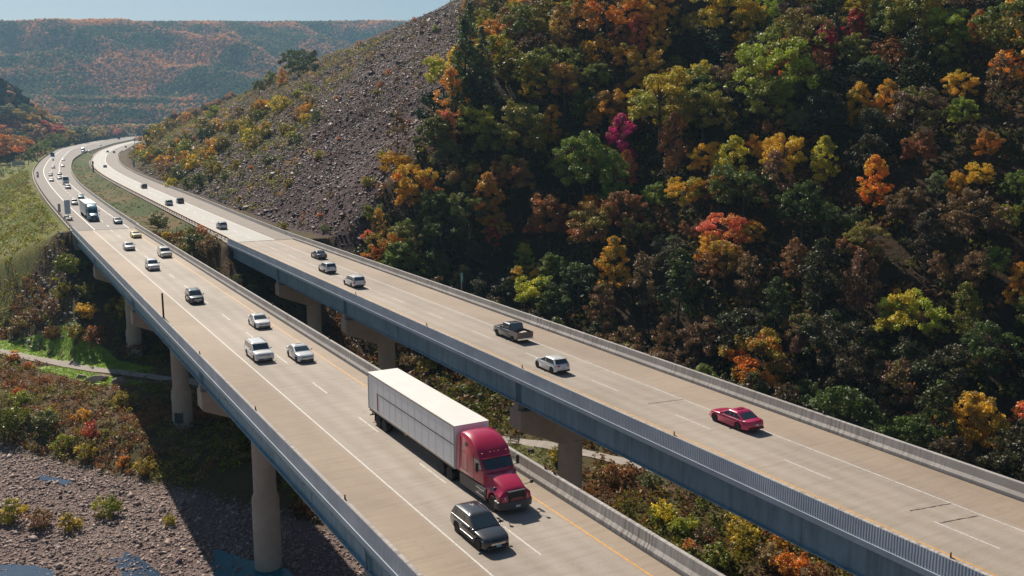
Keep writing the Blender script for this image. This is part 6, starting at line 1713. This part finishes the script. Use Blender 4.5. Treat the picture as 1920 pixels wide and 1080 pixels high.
pr = person_skin((x, y, zc), R(-28+180)); tag(pr, 'cyclist in a dark top and helmet riding the gravel path', 'person')
m = MB(); m.lathe([(.115, 1.70), (.122, 1.76), (.105, 1.83), (.06, 1.875), (.01, 1.885)], 14, loc=(0, .115, 0)); m.build('helmet', M['white_txt'], pr, smooth=50)
m = MB()
for s in (-1, 1): m.lathe([(.004, -.012), (.013, 0), (.004, .012)], 8, 'y', (s*.035, .215, 1.715)); m.lathe([(.005, -.02), (.022, 0), (.005, .02)], 8, 'x', (s*.098, .12, 1.69))
m.box((-.028, .205, 1.635), (.028, .222, 1.645)); m.build('face', plain('face_features', (.16, .07, .05), .7), pr)

# tufts on the mown grass
x, y = scatter(26000, -12, 27, 172, 242, lambda x, y: ((dist_poly(x, y, LAWNS[0][0]) < 3.2) | (dist_poly(x, y, LAWNS[1][0]) < 2.2)) & (dist_poly(x, y, PATH) > 1.5))
col = np.array([(.27, .41, .025), (.33, .46, .04), (.20, .32, .022)])[rng.choice(3, len(x), p=[.5, .3, .2])]
leaf_mass('grass', np.stack([x, y, tz(x, y)+.12], -1), np.full(len(x), .28), col, 7, .18, up=.2)
x, y = scatter(5000, 50, 70, 100, 138, lambda x, y: (dist_poly(x, y, LAWNS[2][0]) < 4.2) & (dist_poly(x, y, PATH) > 1.5))
col = np.array([(.14, .15, .03), (.20, .17, .05), (.10, .12, .02)])[rng.choice(3, len(x))]
leaf_mass('grass', np.stack([x, y, tz(x, y)+.12], -1), np.full(len(x), .3), col, 8, .2, up=.2)

# ------------------------------------------------------------------ light, air, camera
ELEV, AZ = R(41), R(2.2)
w = bpy.data.worlds.new('World'); SC.world = w; w.use_nodes = True
nt = w.node_tree; bg = nt.nodes['Background']
sky = nt.nodes.new('ShaderNodeTexSky'); sky.sky_type = 'NISHITA'; sky.sun_disc = False
sky.sun_elevation = ELEV; sky.sun_rotation = R(-2.2); sky.altitude = 300; sky.air_density = 1.0; sky.dust_density = 1.0; sky.ozone_density = 2.0
nt.links.new(sky.outputs[0], bg.inputs[0]); bg.inputs[1].default_value = SKY
sl = bpy.data.lights.new('sun', 'SUN'); sl.energy = SUN; sl.angle = R(.53); sl.color = (1, .91, .77)
so = bpy.data.objects.new('sun', sl); COL.objects.link(so); so.rotation_euler = (-(math.pi/2-ELEV), 0, AZ)

if HAZE:
    m = MB(); m.box((-2000, -150, -32), (4800, 6000, 540))
    hm = bpy.data.materials.new('haze'); hm.use_nodes = True; nt = hm.node_tree
    for n in list(nt.nodes): nt.nodes.remove(n)
    o = nt.nodes.new('ShaderNodeOutputMaterial'); pv = nt.nodes.new('ShaderNodeVolumePrincipled')
    pv.inputs['Color'].default_value = (.42, .72, 1, 1); pv.inputs['Density'].default_value = HAZE; pv.inputs['Anisotropy'].default_value = .2
    nt.links.new(pv.outputs[0], o.inputs['Volume'])
    ho = m.build('haze', hm); tag(ho, kind='stuff')

cam = bpy.data.cameras.new('camera'); cam.sensor_width = 36; cam.lens = 36*F/1920; cam.clip_end = 20000; cam.clip_start = .5
co = bpy.data.objects.new('camera', cam); COL.objects.link(co); co.location = EYE
co.rotation_euler = (math.pi/2-PITCH, 0, -YAW); SC.camera = co
SC.view_settings.view_transform = 'Standard'; SC.view_settings.look = 'None'; SC.view_settings.exposure = EXPO; SC.view_settings.gamma = 1
SC.cycles.max_bounces = 6; SC.cycles.diffuse_bounces = 2; SC.cycles.glossy_bounces = 2; SC.cycles.transmission_bounces = 3; SC.cycles.transparent_max_bounces = 4; SC.cycles.volume_bounces = 0
SC.cycles.use_denoising = True
